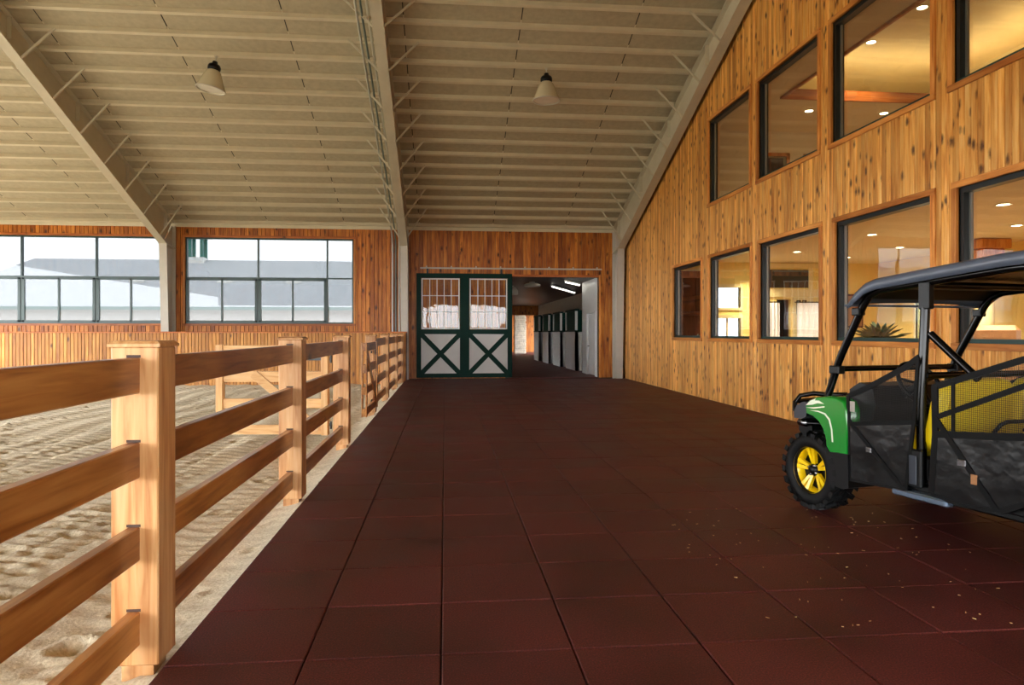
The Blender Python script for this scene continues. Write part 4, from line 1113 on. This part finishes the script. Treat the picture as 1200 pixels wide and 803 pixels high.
# ================================================================== OUTDOORS
struct('ground_outside', MB().box((-90, -70, -.5), (70, 110, -.31)), 'grass', 'pale ground outside the hall', 'ground')
bl = empty('stable_block', (-16, 46, 0)); tag(bl, 'white stable block with grey shingle roof outside the arena windows', 'building')
biv = Matrix.Translation((16, -46, 0))
def BL(mb, nm, mt, par=None):
    o = mb.build(nm, mt, par or bl)
    if par is None: o.matrix_parent_inverse = biv
    return o
bx0, bx1, by0, by1 = -31.5, -3.2, 45.0, 57.0
BL(MB().box((bx0, by0, -.4), (bx1, by1, 3.1)), 'wall', 'render_white')
rm = (by0 + by1) / 2
RZ = 6.6
BL(MB().add([(bx0 - .5, by0 - .6, 3.0), (bx1 + .5, by0 - .6, 3.0), (bx1 + .5, by1 + .6, 3.0), (bx0 - .5, by1 + .6, 3.0), (bx0 + 3.2, rm, RZ), (bx1 + .5, rm, RZ)],
   [(0, 1, 5, 4), (2, 3, 4, 5), (3, 0, 4), (1, 2, 5), (3, 2, 1, 0)]), 'roof', 'shingle')
BL(MB().box((bx0 - .5, by0 - .75, 2.86), (bx1 + .5, by0 - .6, 3.06)), 'gutter', 'green_trim')
BL(MB().tube([(bx1 - .4, by0 - .68, 2.9), (bx1 - .1, by0 - .1, 2.5), (bx1 - .1, by0 - .1, -.3)], .09, 8), 'downspout', 'green_trim')
for x in (-15.05, -10.6, -20.6):
    BL(MB().add([(x, 47.6, 4.72), (x + .95, 47.6, 4.72), (x + .95, 48.2, 5.05), (x, 48.2, 5.05), (x, 47.6, 4.86), (x + .95, 47.6, 4.86), (x + .95, 48.2, 5.19), (x, 48.2, 5.19)],
       [(0,3,2,1),(4,5,6,7),(0,1,5,4),(1,2,6,5),(2,3,7,6),(3,0,4,7)]), 'skylight', 'white')
for x in (-17.8, -13.3, -11.6, -8.2, -22, -25.5):
    w_ = BL(MB().box((x, by0 - .06, .3), (x + 1.1, by0 + .02, 1.62)), 'window', 'white')
    MB().box((x + .08, by0 - .075, .4), (x + 1.02, by0 - .055, 1.54)).build('pane', 'dark_pane', w_)
cu = BL(MB().box((-17.95, rm - .5, 6.2), (-16.85, rm + .5, 6.75)), 'cupola_base', 'white')
for x in (-17.8, -17.0):
    for y_ in (rm - .4, rm + .4): MB().box((x - .1, y_ - .1, 6.75), (x + .1, y_ + .1, 8.15)).build('cupola_post', 'green_trim', cu)
MB().add([(-18.1, rm - .7, 8.15), (-16.7, rm - .7, 8.15), (-16.7, rm + .7, 8.15), (-18.1, rm + .7, 8.15), (-17.4, rm, 8.8)], [(0,1,4),(1,2,4),(2,3,4),(3,0,4),(3,2,1,0)]).build('cupola_roof', 'green_trim', cu)

# ================================================================== UTILITY VEHICLE
veh = empty('utility_vehicle', (3.73, 5.65, 0.0), math.radians(12.0))
tag(veh, 'green and black utility vehicle with yellow wheels parked beside the pine wall', 'utility vehicle')
def V(mb, nm, mt, par=None, label=None):
    o = mb.build(nm, mt, par or veh)
    if label: o['label'] = label
    return o
def arc(c, r, a0, a1, n): return [(c[0] + r * math.cos(math.radians(a0 + (a1 - a0) * i / n)), c[1] + r * math.sin(math.radians(a0 + (a1 - a0) * i / n))) for i in range(n + 1)]

def wheel(x, y, side):
    """side -1 = left. Tyre with chunky lugs, yellow rim, hub"""
    rad, wd = 0.325, 0.235
    xo = x
    t = MB()
    prof = [(.185, -.095), (.20, -.112), (.25, -.118), (.285, -.108), (.300, -.085), (.305, 0), (.300, .085), (.285, .108), (.25, .118), (.20, .112), (.185, .095), (.185, -.095)]
    t.lathe(prof, 48, (xo, y, rad), 'X')
    nl = 20
    for k in range(nl):
        for s_ in (-1, 1):
            a = 2 * math.pi * (k + (.5 if s_ > 0 else 0)) / nl
            for (h0, h1, da, w_, rr) in ((.008, .075, .0, .032, .326), (.068, .122, .075, .042, .315)):
                pts = []
                for rq in (.28 if h1 > .1 else .296, rr):
                    for hh, dd in ((h0, da), (h1, da + .11)):
                        for e in (-1, 1):
                            aa = a + dd * 1.1 + e * w_ / rr * .62
                            pts.append((xo + s_ * (hh if rq > .3 or h1 < .1 else hh), y + rq * math.cos(aa), rad + rq * math.sin(aa)))
                f = [(0, 1, 3, 2), (4, 6, 7, 5), (0, 4, 5, 1), (2, 3, 7, 6), (0, 2, 6, 4), (1, 5, 7, 3)]
                t.add(pts, f)
    ty = V(t, 'tire', 'rubber')
    o = side * .095
    rm_ = MB().lathe([(.188, side * .10), (.196, side * .085), (.186, side * .065), (.172, side * .045), (.165, -side * .05), (.185, -side * .10)], 40, (xo, y, rad), 'X')
    rm_.lathe([(.172, side * .03), (.0, side * .03)], 40, (xo, y, rad), 'X')   # back disc
    V(MB().lathe([(.160, side * .012), (.0, side * .012)], 32, (xo, y, rad), 'X'), 'rim_recess', 'black_plastic', ty)
    sp = MB()
    for k in range(10):
        a = 2 * math.pi * (k // 2) / 5 + .2 + (.17 if k % 2 else -.17)
        c_, s_ = math.cos(a), math.sin(a)
        for (r0, r1, w0, w1, d0, d1) in ((.045, .178, .022, .034, .055, .078),):
            pts = []
            for r_, w_, d_ in ((r0, w0, d0), (r1, w1, d1)):
                for e in (-1, 1):
                    for dx in (d_ - .03, d_):
                        pts.append((xo + side * dx, y + r_ * c_ - e * w_ / 2 * s_, rad + r_ * s_ + e * w_ / 2 * c_))
            sp.add(pts, [(0, 1, 3, 2), (4, 6, 7, 5), (0, 4, 5, 1), (2, 3, 7, 6), (1, 5, 7, 3), (0, 2, 6, 4)])
    rim = MB().lathe([(.188, side * .105), (.198, side * .09), (.186, side * .07), (.172, side * .05), (.165, -side * .05), (.185, -side * .10)], 40, (xo, y, rad), 'X')
    V(rim, 'rim', 'yellow', ty); V(sp, 'rim_spokes', 'yellow', ty)
    V(MB().lathe([(0, side * .085), (.032, side * .085), (.04, side * .07), (.055, side * .05), (.055, side * .02)], 20, (xo, y, rad), 'X'), 'hub', 'black_plastic', ty)
    for k in range(4):
        a = math.pi / 2 * k + .5
        V(MB().lathe([(0, side * .078), (.012, side * .078), (.012, side * .05)], 8, (xo, y + .042 * math.cos(a), rad + .042 * math.sin(a)), 'X'), 'lug_nut', 'chrome', ty)
for x, s_ in ((-.63, -1), (.63, 1)):
    wheel(x, 0.02, s_); wheel(x, -2.72, s_)
V(MB().tube([(-.6, .02, .325), (.6, .02, .325)], .035, 10), 'front_axle', 'black_steel')
V(MB().tube([(-.6, -2.72, .325), (.6, -2.72, .325)], .04, 10), 'rear_axle', 'black_steel')

# chassis and floor pan
V(MB().cbox((-.42, -3.2, .34), (.42, .22, .46), .02), 'chassis', 'black_plastic')
V(MB().cbox((-.70, -2.2, .36), (.70, -.36, .43), .02), 'floor_pan', 'black_plastic')
for s_ in (-1, 1):
    V(MB().cbox((s_ * .66, -1.26, .315), (s_ * .745, -.82, .365), .012), 'side_step', 'step_metal')
    V(MB().cbox((s_ * .60, -2.2, .33), (s_ * .69, -.40, .40), .015), 'rocker_rail', 'black_plastic')

# front fenders, nose, hood
for s_ in (-1, 1):
    outer = [(.05, .80), (.055, .87), (.02, .905), (-.06, .94), (-.16, .955), (-.30, .955), (-.375, .93), (-.405, .87), (-.415, .52)]
    inner = [(-.20, .50), (-.19, .60), (-.155, .69), (-.10, .75), (-.03, .785)]
    poly = outer + inner
    x_in, x_out = s_ * .47, s_ * .745
    mb = MB().prism(poly, 'X', x_in, s_ * .715, True)
    # rounded outer lip
    ctr = (-.12, .75)
    sm = [(p[0] + (ctr[0] - p[0]) * .06, p[1] + (ctr[1] - p[1]) * .06) for p in poly]
    n = len(poly)
    vv = [(s_ * .715, *p) for p in poly] + [(s_ * .738, p[0] * .985 + ctr[0] * .015, p[1] * .985 + ctr[1] * .015) for p in poly] + [(x_out, *p) for p in sm]
    ff = []
    for r_ in range(2):
        for i in range(n):
            j = (i + 1) % n; q = (r_ * n + i, r_ * n + j, (r_ + 1) * n + j, (r_ + 1) * n + i)
            ff.append(q if s_ < 0 else tuple(reversed(q)))
    mb.add(vv, ff, True); mb.add(vv[2 * n:], [tuple(range(n)) if s_ < 0 else tuple(reversed(range(n)))], False)
    V(mb, 'fender', 'green_body')
    fl_ = MB().prism([(-.185, .515), (-.42, .53), (-.425, .27), (-.36, .25), (-.235, .26), (-.205, .40)], 'X', s_ * .50, s_ * .75)
    V(fl_, 'mud_flap', 'black_plastic')
    # decal: a white swept mark with two thin stripes
    dx = s_ * .7465
    mk = MB()
    for pts in ([(.045, .864), (-.01, .905), (-.075, .93), (-.06, .912), (-.11, .915), (-.165, .893), (-.09, .892), (-.03, .874)], [(.04, .845), (-.05, .855), (-.17, .875), (-.17, .866), (-.05, .843)],
                [(.0, .825), (-.10, .832), (-.18, .82), (-.23, .78), (-.255, .70), (-.265, .60), (-.25, .60), (-.24, .70), (-.215, .77), (-.17, .808), (-.10, .822)]):
        mk.prism(pts, 'X', dx, dx + s_ * .0015)
    V(mk, 'decal', 'decal', label='pale swept decal and stripe on the fender')
# hood between the fenders
V(MB().prism([(.20, .80), (.16, .87), (-.02, .93), (-.25, .985), (-.42, 1.0), (-.42, .70), (.16, .62)], 'X', -.47, .47), 'hood', 'green_body')
# black nose / bumper
V(MB().prism([(.14, .56), (.14, .87), (.22, .855), (.29, .80), (.30, .62), (.24, .54)], 'X', -.60, .60), 'nose', 'black_plastic')
V(MB().prism([(.05, .77), (.05, .885), (.10, .885), (.17, .85), (.205, .79), (.20, .74), (.12, .74)], 'X', -.735, -.47), 'corner_cover', 'slate'); V(MB().prism([(.05, .77), (.05, .885), (.10, .885), (.17, .85), (.205, .79), (.20, .74), (.12, .74)], 'X', .47, .735), 'corner_cover', 'slate')
V(MB().cbox((-.30, .298, .62), (.30, .312, .78), .006), 'grille', 'black_steel')
for s_ in (-1, 1):
    V(MB().lathe([(0, .33), (.055, .325), (.065, .29), (.06, .27)], 20, (s_ * .42, 0, .70), 'Y'), 'headlight', 'chrome')
    V(MB().lathe([(0, .0), (.03, .005), (.034, .03), (.03, .10), (.0, .11)], 14, (s_ * .66, .12, .70), 'Y'), 'signal_lamp', 'chrome')
    V(MB().tube([(s_ * .52, .02, .70), (s_ * .66, .13, .70)], .02, 8), 'lamp_arm', 'black_steel')
# brush guard tube
bgp = []
for p in [(-.62, .12, .745), (-.66, .22, .76), (-.665, .275, .80), (-.65, .29, .86), (-.61, .27, .92), (-.55, .18, .945), (-.48, .06, .94), (-.42, -.06, .95)]: bgp.append(p)
V(MB().tube(bgp, .021, 10), 'brush_guard', 'black_steel')
V(MB().tube([(-p[0], p[1], p[2]) for p in bgp], .021, 10), 'brush_guard', 'black_steel')
V(MB().tube([(-.645, .285, .87), (0, .33, .89), (.645, .285, .87)], .021, 10), 'brush_guard', 'black_steel')
# suspension
for s_ in (-1, 1):
    V(MB().tube([(s_ * .50, .05, .40), (s_ * .44, .08, .78)], .035, 12), 'shock_absorber', 'black_steel')
    V(MB().tube([(s_ * .57, .10, .27), (s_ * .30, .15, .38)], .022, 8), 'control_arm', 'black_steel')
# dash, steering wheel
V(MB().prism([(-.30, .72), (-.30, 1.02), (-.40, 1.08), (-.52, 1.06), (-.56, .92), (-.50, .70)], 'X', -.62, .62), 'dashboard', 'black_plastic')
sw = MB(); c0 = Vector((-.32, -.68, 1.08)); 
ring = []
for k in range(28):
    a = 2 * math.pi * k / 28; ring.append(c0 + Vector((.185 * math.cos(a), .185 * math.sin(a) * .55, .185 * math.sin(a) * .835)))
sw.tube(ring, .016, 8, True)
for a in (0.3, 2.84, 4.71):
    sw.tube([c0, c0 + Vector((.185 * math.cos(a), .185 * math.sin(a) * .55, .185 * math.sin(a) * .835))], .012, 6)
sw.tube([c0, c0 + Vector((0, .26, -.16))], .03, 10)
V(sw, 'steering_wheel', 'black_plastic')

# seats
for (ya_, zt, nm) in ((-1.02, 1.155, 'front'), (-2.02, 1.20, 'rear')):
    for i, (xa_, xb_) in enumerate(((-.66, -.03), (.03, .66))):
        V(MB().cbox((xa_, ya_ + .02, .60), (xb_, ya_ + .50, .74), .035), 'seat_cushion', 'seat_yellow')
        # back with rounded top, slightly reclined
        mb = MB(); n = 10; prof = []
        pts = [(xa_ + .03, .66), (xa_, .72), (xa_, zt - .13), (xa_ + .02, zt - .06), (xa_ + .07, zt - .015), (xa_ + .15, zt), (xb_ - .15, zt), (xb_ - .07, zt - .015), (xb_ - .02, zt - .06), (xb_, zt - .13), (xb_, .72), (xb_ - .03, .66)]
        vv = []
        m = len(pts)
        for dy, k_ in ((.06, .93), (.04, 1), (-.05, 1), (-.075, .93)):
            cx_, cz_ = (xa_ + xb_) / 2, (.66 + zt) / 2
            for x_, z_ in pts: vv.append((cx_ + (x_ - cx_) * k_, ya_ - .02 + dy - (z_ - .66) * .22, cz_ + (z_ - cz_) * k_))
        ff = [(r_ * m + i_, r_ * m + (i_ + 1) % m, (r_ + 1) * m + (i_ + 1) % m, (r_ + 1) * m + i_) for r_ in range(3) for i_ in range(m)]
        mb.add(vv, ff, True); mb.add(vv[:m], [tuple(range(m))]); mb.add(vv[3 * m:], [tuple(reversed(range(m)))])
        V(mb, 'seat_back', 'seat_yellow')
    V(MB().cbox((-.62, ya_ + .02, .42), (.62, ya_ + .48, .60), .02), 'seat_base', 'black_plastic')
# grab handle behind the front seats
V(MB().tube([(-.30, -1.24, .79), (-.30, -1.29, .85), (-.27, -1.31, .87), (-.05, -1.31, .87), (-.02, -1.29, .85), (-.02, -1.24, .79)], .014, 8), 'grab_handle', 'black_steel')

# roll cage
cr = .030
for s_ in (-1, 1):
    X = s_ * .62
    V(MB().tube([(X, -.06, .93), (X, -.09, 1.0), (X, -.18, 1.22), (X, -.22, 1.30), (X, -.44, 1.68), (X, -.50, 1.755), (X, -.60, 1.79), (X, -1.0, 1.82), (X, -1.6, 1.865), (X, -2.15, 1.87)], cr, 12), 'front_pillar', 'black_steel')
    V(MB().tube([(s_ * .66, -1.0, .36), (s_ * .665, -1.0, .95), (s_ * .65, -1.0, 1.25), (X, -1.0, 1.80)], cr + .002, 12), 'centre_pillar', 'black_steel')
    V(MB().tube([(s_ * .66, -2.15, .42), (s_ * .65, -2.15, 1.25), (X, -2.15, 1.86)], cr, 12), 'rear_pillar', 'black_steel')
    V(MB().cbox((s_ * .60, -1.05, 1.63), (s_ * .66, -.965, 1.82), .008), 'pillar_bracket', 'black_plastic')
    V(MB().cbox((s_ * .59, -.225, 1.135), (s_ * .66, -.115, 1.20), .008), 'pillar_clamp', 'black_plastic')
    V(MB().cbox((s_ * .585, -.43, 1.60), (s_ * .665, -.36, 1.66), .008), 'pillar_clamp', 'black_plastic')
    V(MB().tube([(s_ * .62, -1.03, 1.46), (s_ * .56, -1.34, 1.16)], .026, 10), 'cage_brace', 'black_steel')
    V(MB().cbox((s_ * .70, -1.06, .40), (s_ * .735, -.93, .66), .01), 'latch_plate', 'black_plastic')
    V(MB().cbox((s_ * .735, -1.03, .42), (s_ * .745, -.97, .62), .004), 'latch_tongue', 'slate')
V(MB().tube([(-.62, -.17, 1.175), (.62, -.17, 1.175)], .024, 10), 'cross_bar', 'black_steel')
V(MB().tube([(-.65, -1.02, 1.17), (.65, -1.02, 1.17)], .024, 10), 'cross_bar', 'black_steel')
V(MB().tube([(-.62, -1.0, 1.80), (.62, -1.0, 1.80)], .026, 10), 'cross_bar', 'black_steel')
V(MB().tube([(-.62, -2.15, 1.84), (.62, -2.15, 1.84)], .026, 10), 'cross_bar', 'black_steel')

# roof shell with turned-down fascia
pr_ = [(-.355, 1.685), (-.385, 1.725), (-.44, 1.79), (-.52, 1.845), (-.62, 1.872), (-1.0, 1.905), (-1.6, 1.955), (-2.1, 1.97), (-2.4, 1.955)]
hwid = .70
rows = []
for i, (y_, z_) in enumerate(pr_):
    row = []
    nx = [(-hwid, -.085), (-hwid - .004, -.02), (-hwid + .025, .0), (-.5, .018), (0, .03), (.5, .018), (hwid - .025, 0), (hwid + .004, -.02), (hwid, -.085)]
    dip = .35 if i == 0 else (.7 if i == 1 else 1)
    for x_, dz in nx: row.append((x_, y_, z_ + (dz * dip if dz < 0 else dz)))
    rows.append(row)
mb = MB(); m = 9; vv = [p for r_ in rows for p in r_]
mb.add(vv, [(i * m + k, (i + 1) * m + k, (i + 1) * m + k + 1, i * m + k + 1) for i in range(len(rows) - 1) for k in range(m - 1)], True)
o = V(mb, 'roof', 'roof_plastic')
sol = o.modifiers.new('shell', 'SOLIDIFY'); sol.thickness = .012; sol.offset = -1
V(MB().prism([(-.45, 1.73), (-.56, 1.80), (-1.0, 1.84), (-1.6, 1.885), (-2.3, 1.89), (-2.3, 1.90), (-1.6, 1.90), (-1.0, 1.86), (-.55, 1.82), (-.44, 1.75)], 'X', -.66, .66), 'roof_lining', 'black_plastic')
# little lip at the front of the roof
V(MB().cbox((-.70, -.37, 1.672), (.70, -.325, 1.69), .005), 'roof_lip', 'roof_plastic')

# side doors: net above, vinyl below, webbing edges
def panel(nm, mt, poly, x, par, t=.006, bulge=0.0):
    return V(MB().prism(poly, 'X', x, x + t), nm, mt, par)
def strap(pts, x, par, w=.034, name='webbing_edge'):
    mb = MB()
    for p, q in zip(pts, pts[1:]): mb.bar((x, *p), (x, *q), w, .012, (1, 0, 0))
    return V(mb, name, 'webbing', par)
for s_ in (-1, 1):
    xd = s_ * .728
    f_ = V(MB().prism([(-.415, .765), (-1.00, .845), (-.935, .365), (-.42, .335)], 'X', xd, xd + s_ * .008), 'front_door', 'vinyl')
    panel('door_net', 'net', [(-.415, .765), (-1.0, .845), (-1.045, 1.27), (-.93, 1.215), (-.62, 1.06), (-.415, .98)], xd, f_, s_ * .003)
    strap([(-.40, .975), (-.62, 1.07), (-.93, 1.225), (-1.04, 1.30)], xd, f_, .04)
    strap([(-.405, .98), (-.42, .34)], xd + s_ * .004, f_, .03)
    strap([(-1.035, 1.29), (-1.0, .845), (-.935, .365)], xd + s_ * .004, f_, .026)
    strap([(-.415, .765), (-1.0, .845)], xd + s_ * .005, f_, .03)
    strap([(-.42, .785), (-.93, .36)], xd + s_ * .007, f_, .03, 'door_strap')
    strap([(-.42, .335), (-.935, .365)], xd + s_ * .005, f_, .02)
    V(MB().cbox((xd + s_ * .006, -.64, .575), (xd + s_ * .02, -.59, .615), .004), 'buckle', 'chrome', f_)
    V(MB().cbox((xd + s_ * .003, -.47, .86), (xd + s_ * .006, -.42, .94), .001), 'door_tag', 'alu', f_)
    r_ = V(MB().prism([(-1.18, .79), (-1.70, .845), (-2.10, .90), (-2.05, .70), (-1.85, .52), (-1.62, .385), (-1.36, .36), (-1.14, .385)], 'X', xd, xd + s_ * .008), 'rear_door', 'vinyl')
    panel('door_net', 'net', [(-1.18, .79), (-1.70, .845), (-2.10, .90), (-2.10, 1.40), (-1.73, 1.29), (-1.18, 1.11)], xd, r_, s_ * .003)
    strap([(-1.15, 1.10), (-1.73, 1.30), (-2.12, 1.42)], xd, r_, .04)
    strap([(-1.18, .905), (-1.73, 1.14), (-2.12, 1.30)], xd + s_ * .003, r_, .034)
    strap([(-1.165, 1.11), (-1.17, .79), (-1.14, .385)], xd + s_ * .004, r_, .045)
    strap([(-1.30, 1.15), (-1.30, .80)], xd + s_ * .003, r_, .022)
    strap([(-1.18, .79), (-1.70, .845), (-2.10, .90)], xd + s_ * .005, r_, .045)
    strap([(-2.11, 1.41), (-2.10, .90), (-2.03, .68), (-1.85, .51), (-1.62, .38)], xd + s_ * .005, r_, .034)
    strap([(-1.17, .90), (-1.60, .38)], xd + s_ * .008, r_, .036, 'door_strap')
    strap([(-1.14, .385), (-1.36, .36), (-1.62, .385)], xd + s_ * .005, r_, .022)
    V(MB().cbox((xd + s_ * .007, -1.40, .61), (xd + s_ * .022, -1.34, .655), .004), 'buckle', 'chrome', r_)
    V(MB().cbox((xd + s_ * .01, -1.475, .51), (xd + s_ * .015, -1.43, .575), .002), 'strap_label', 'tan', r_)
# cargo bed behind the cab
V(MB().cbox((-.70, -3.45, .72), (.70, -2.28, .80), .02), 'bed_floor', 'black_plastic')
for s_ in (-1, 1):
    V(MB().cbox((s_ * .66, -3.45, .80), (s_ * .72, -2.28, 1.10), .015), 'bed_side', 'green_body')
    V(MB().prism(arc((-2.72, .36), .42, 20, 160, 10) + arc((-2.72, .36), .38, 160, 20, 10), 'X', s_ * .48, s_ * .76), 'rear_fender', 'green_body')
V(MB().cbox((-.70, -2.30, .80), (.70, -2.26, 1.14), .015), 'bed_front', 'green_body'); V(MB().cbox((-.70, -3.49, .74), (.70, -3.45, 1.10), .015), 'tailgate', 'green_body')

# ================================================================== STRAW BITS ON THE FLOOR
mb = MB(); rs = random.Random(21)
for i in range(90):
    x = rs.uniform(1.6, 3.6); y_ = rs.uniform(3.2, 5.6); a = rs.uniform(0, 3.14); l = rs.uniform(.006, .02)
    mb.bar((x, y_, .003), (x + l * math.cos(a), y_ + l * math.sin(a), .003), .003, .002)
o = mb.build('straw_litter', 'straw'); tag(o, 'scattered tiny straw bits on the maroon tiles by the vehicle', 'straw', kind='stuff')
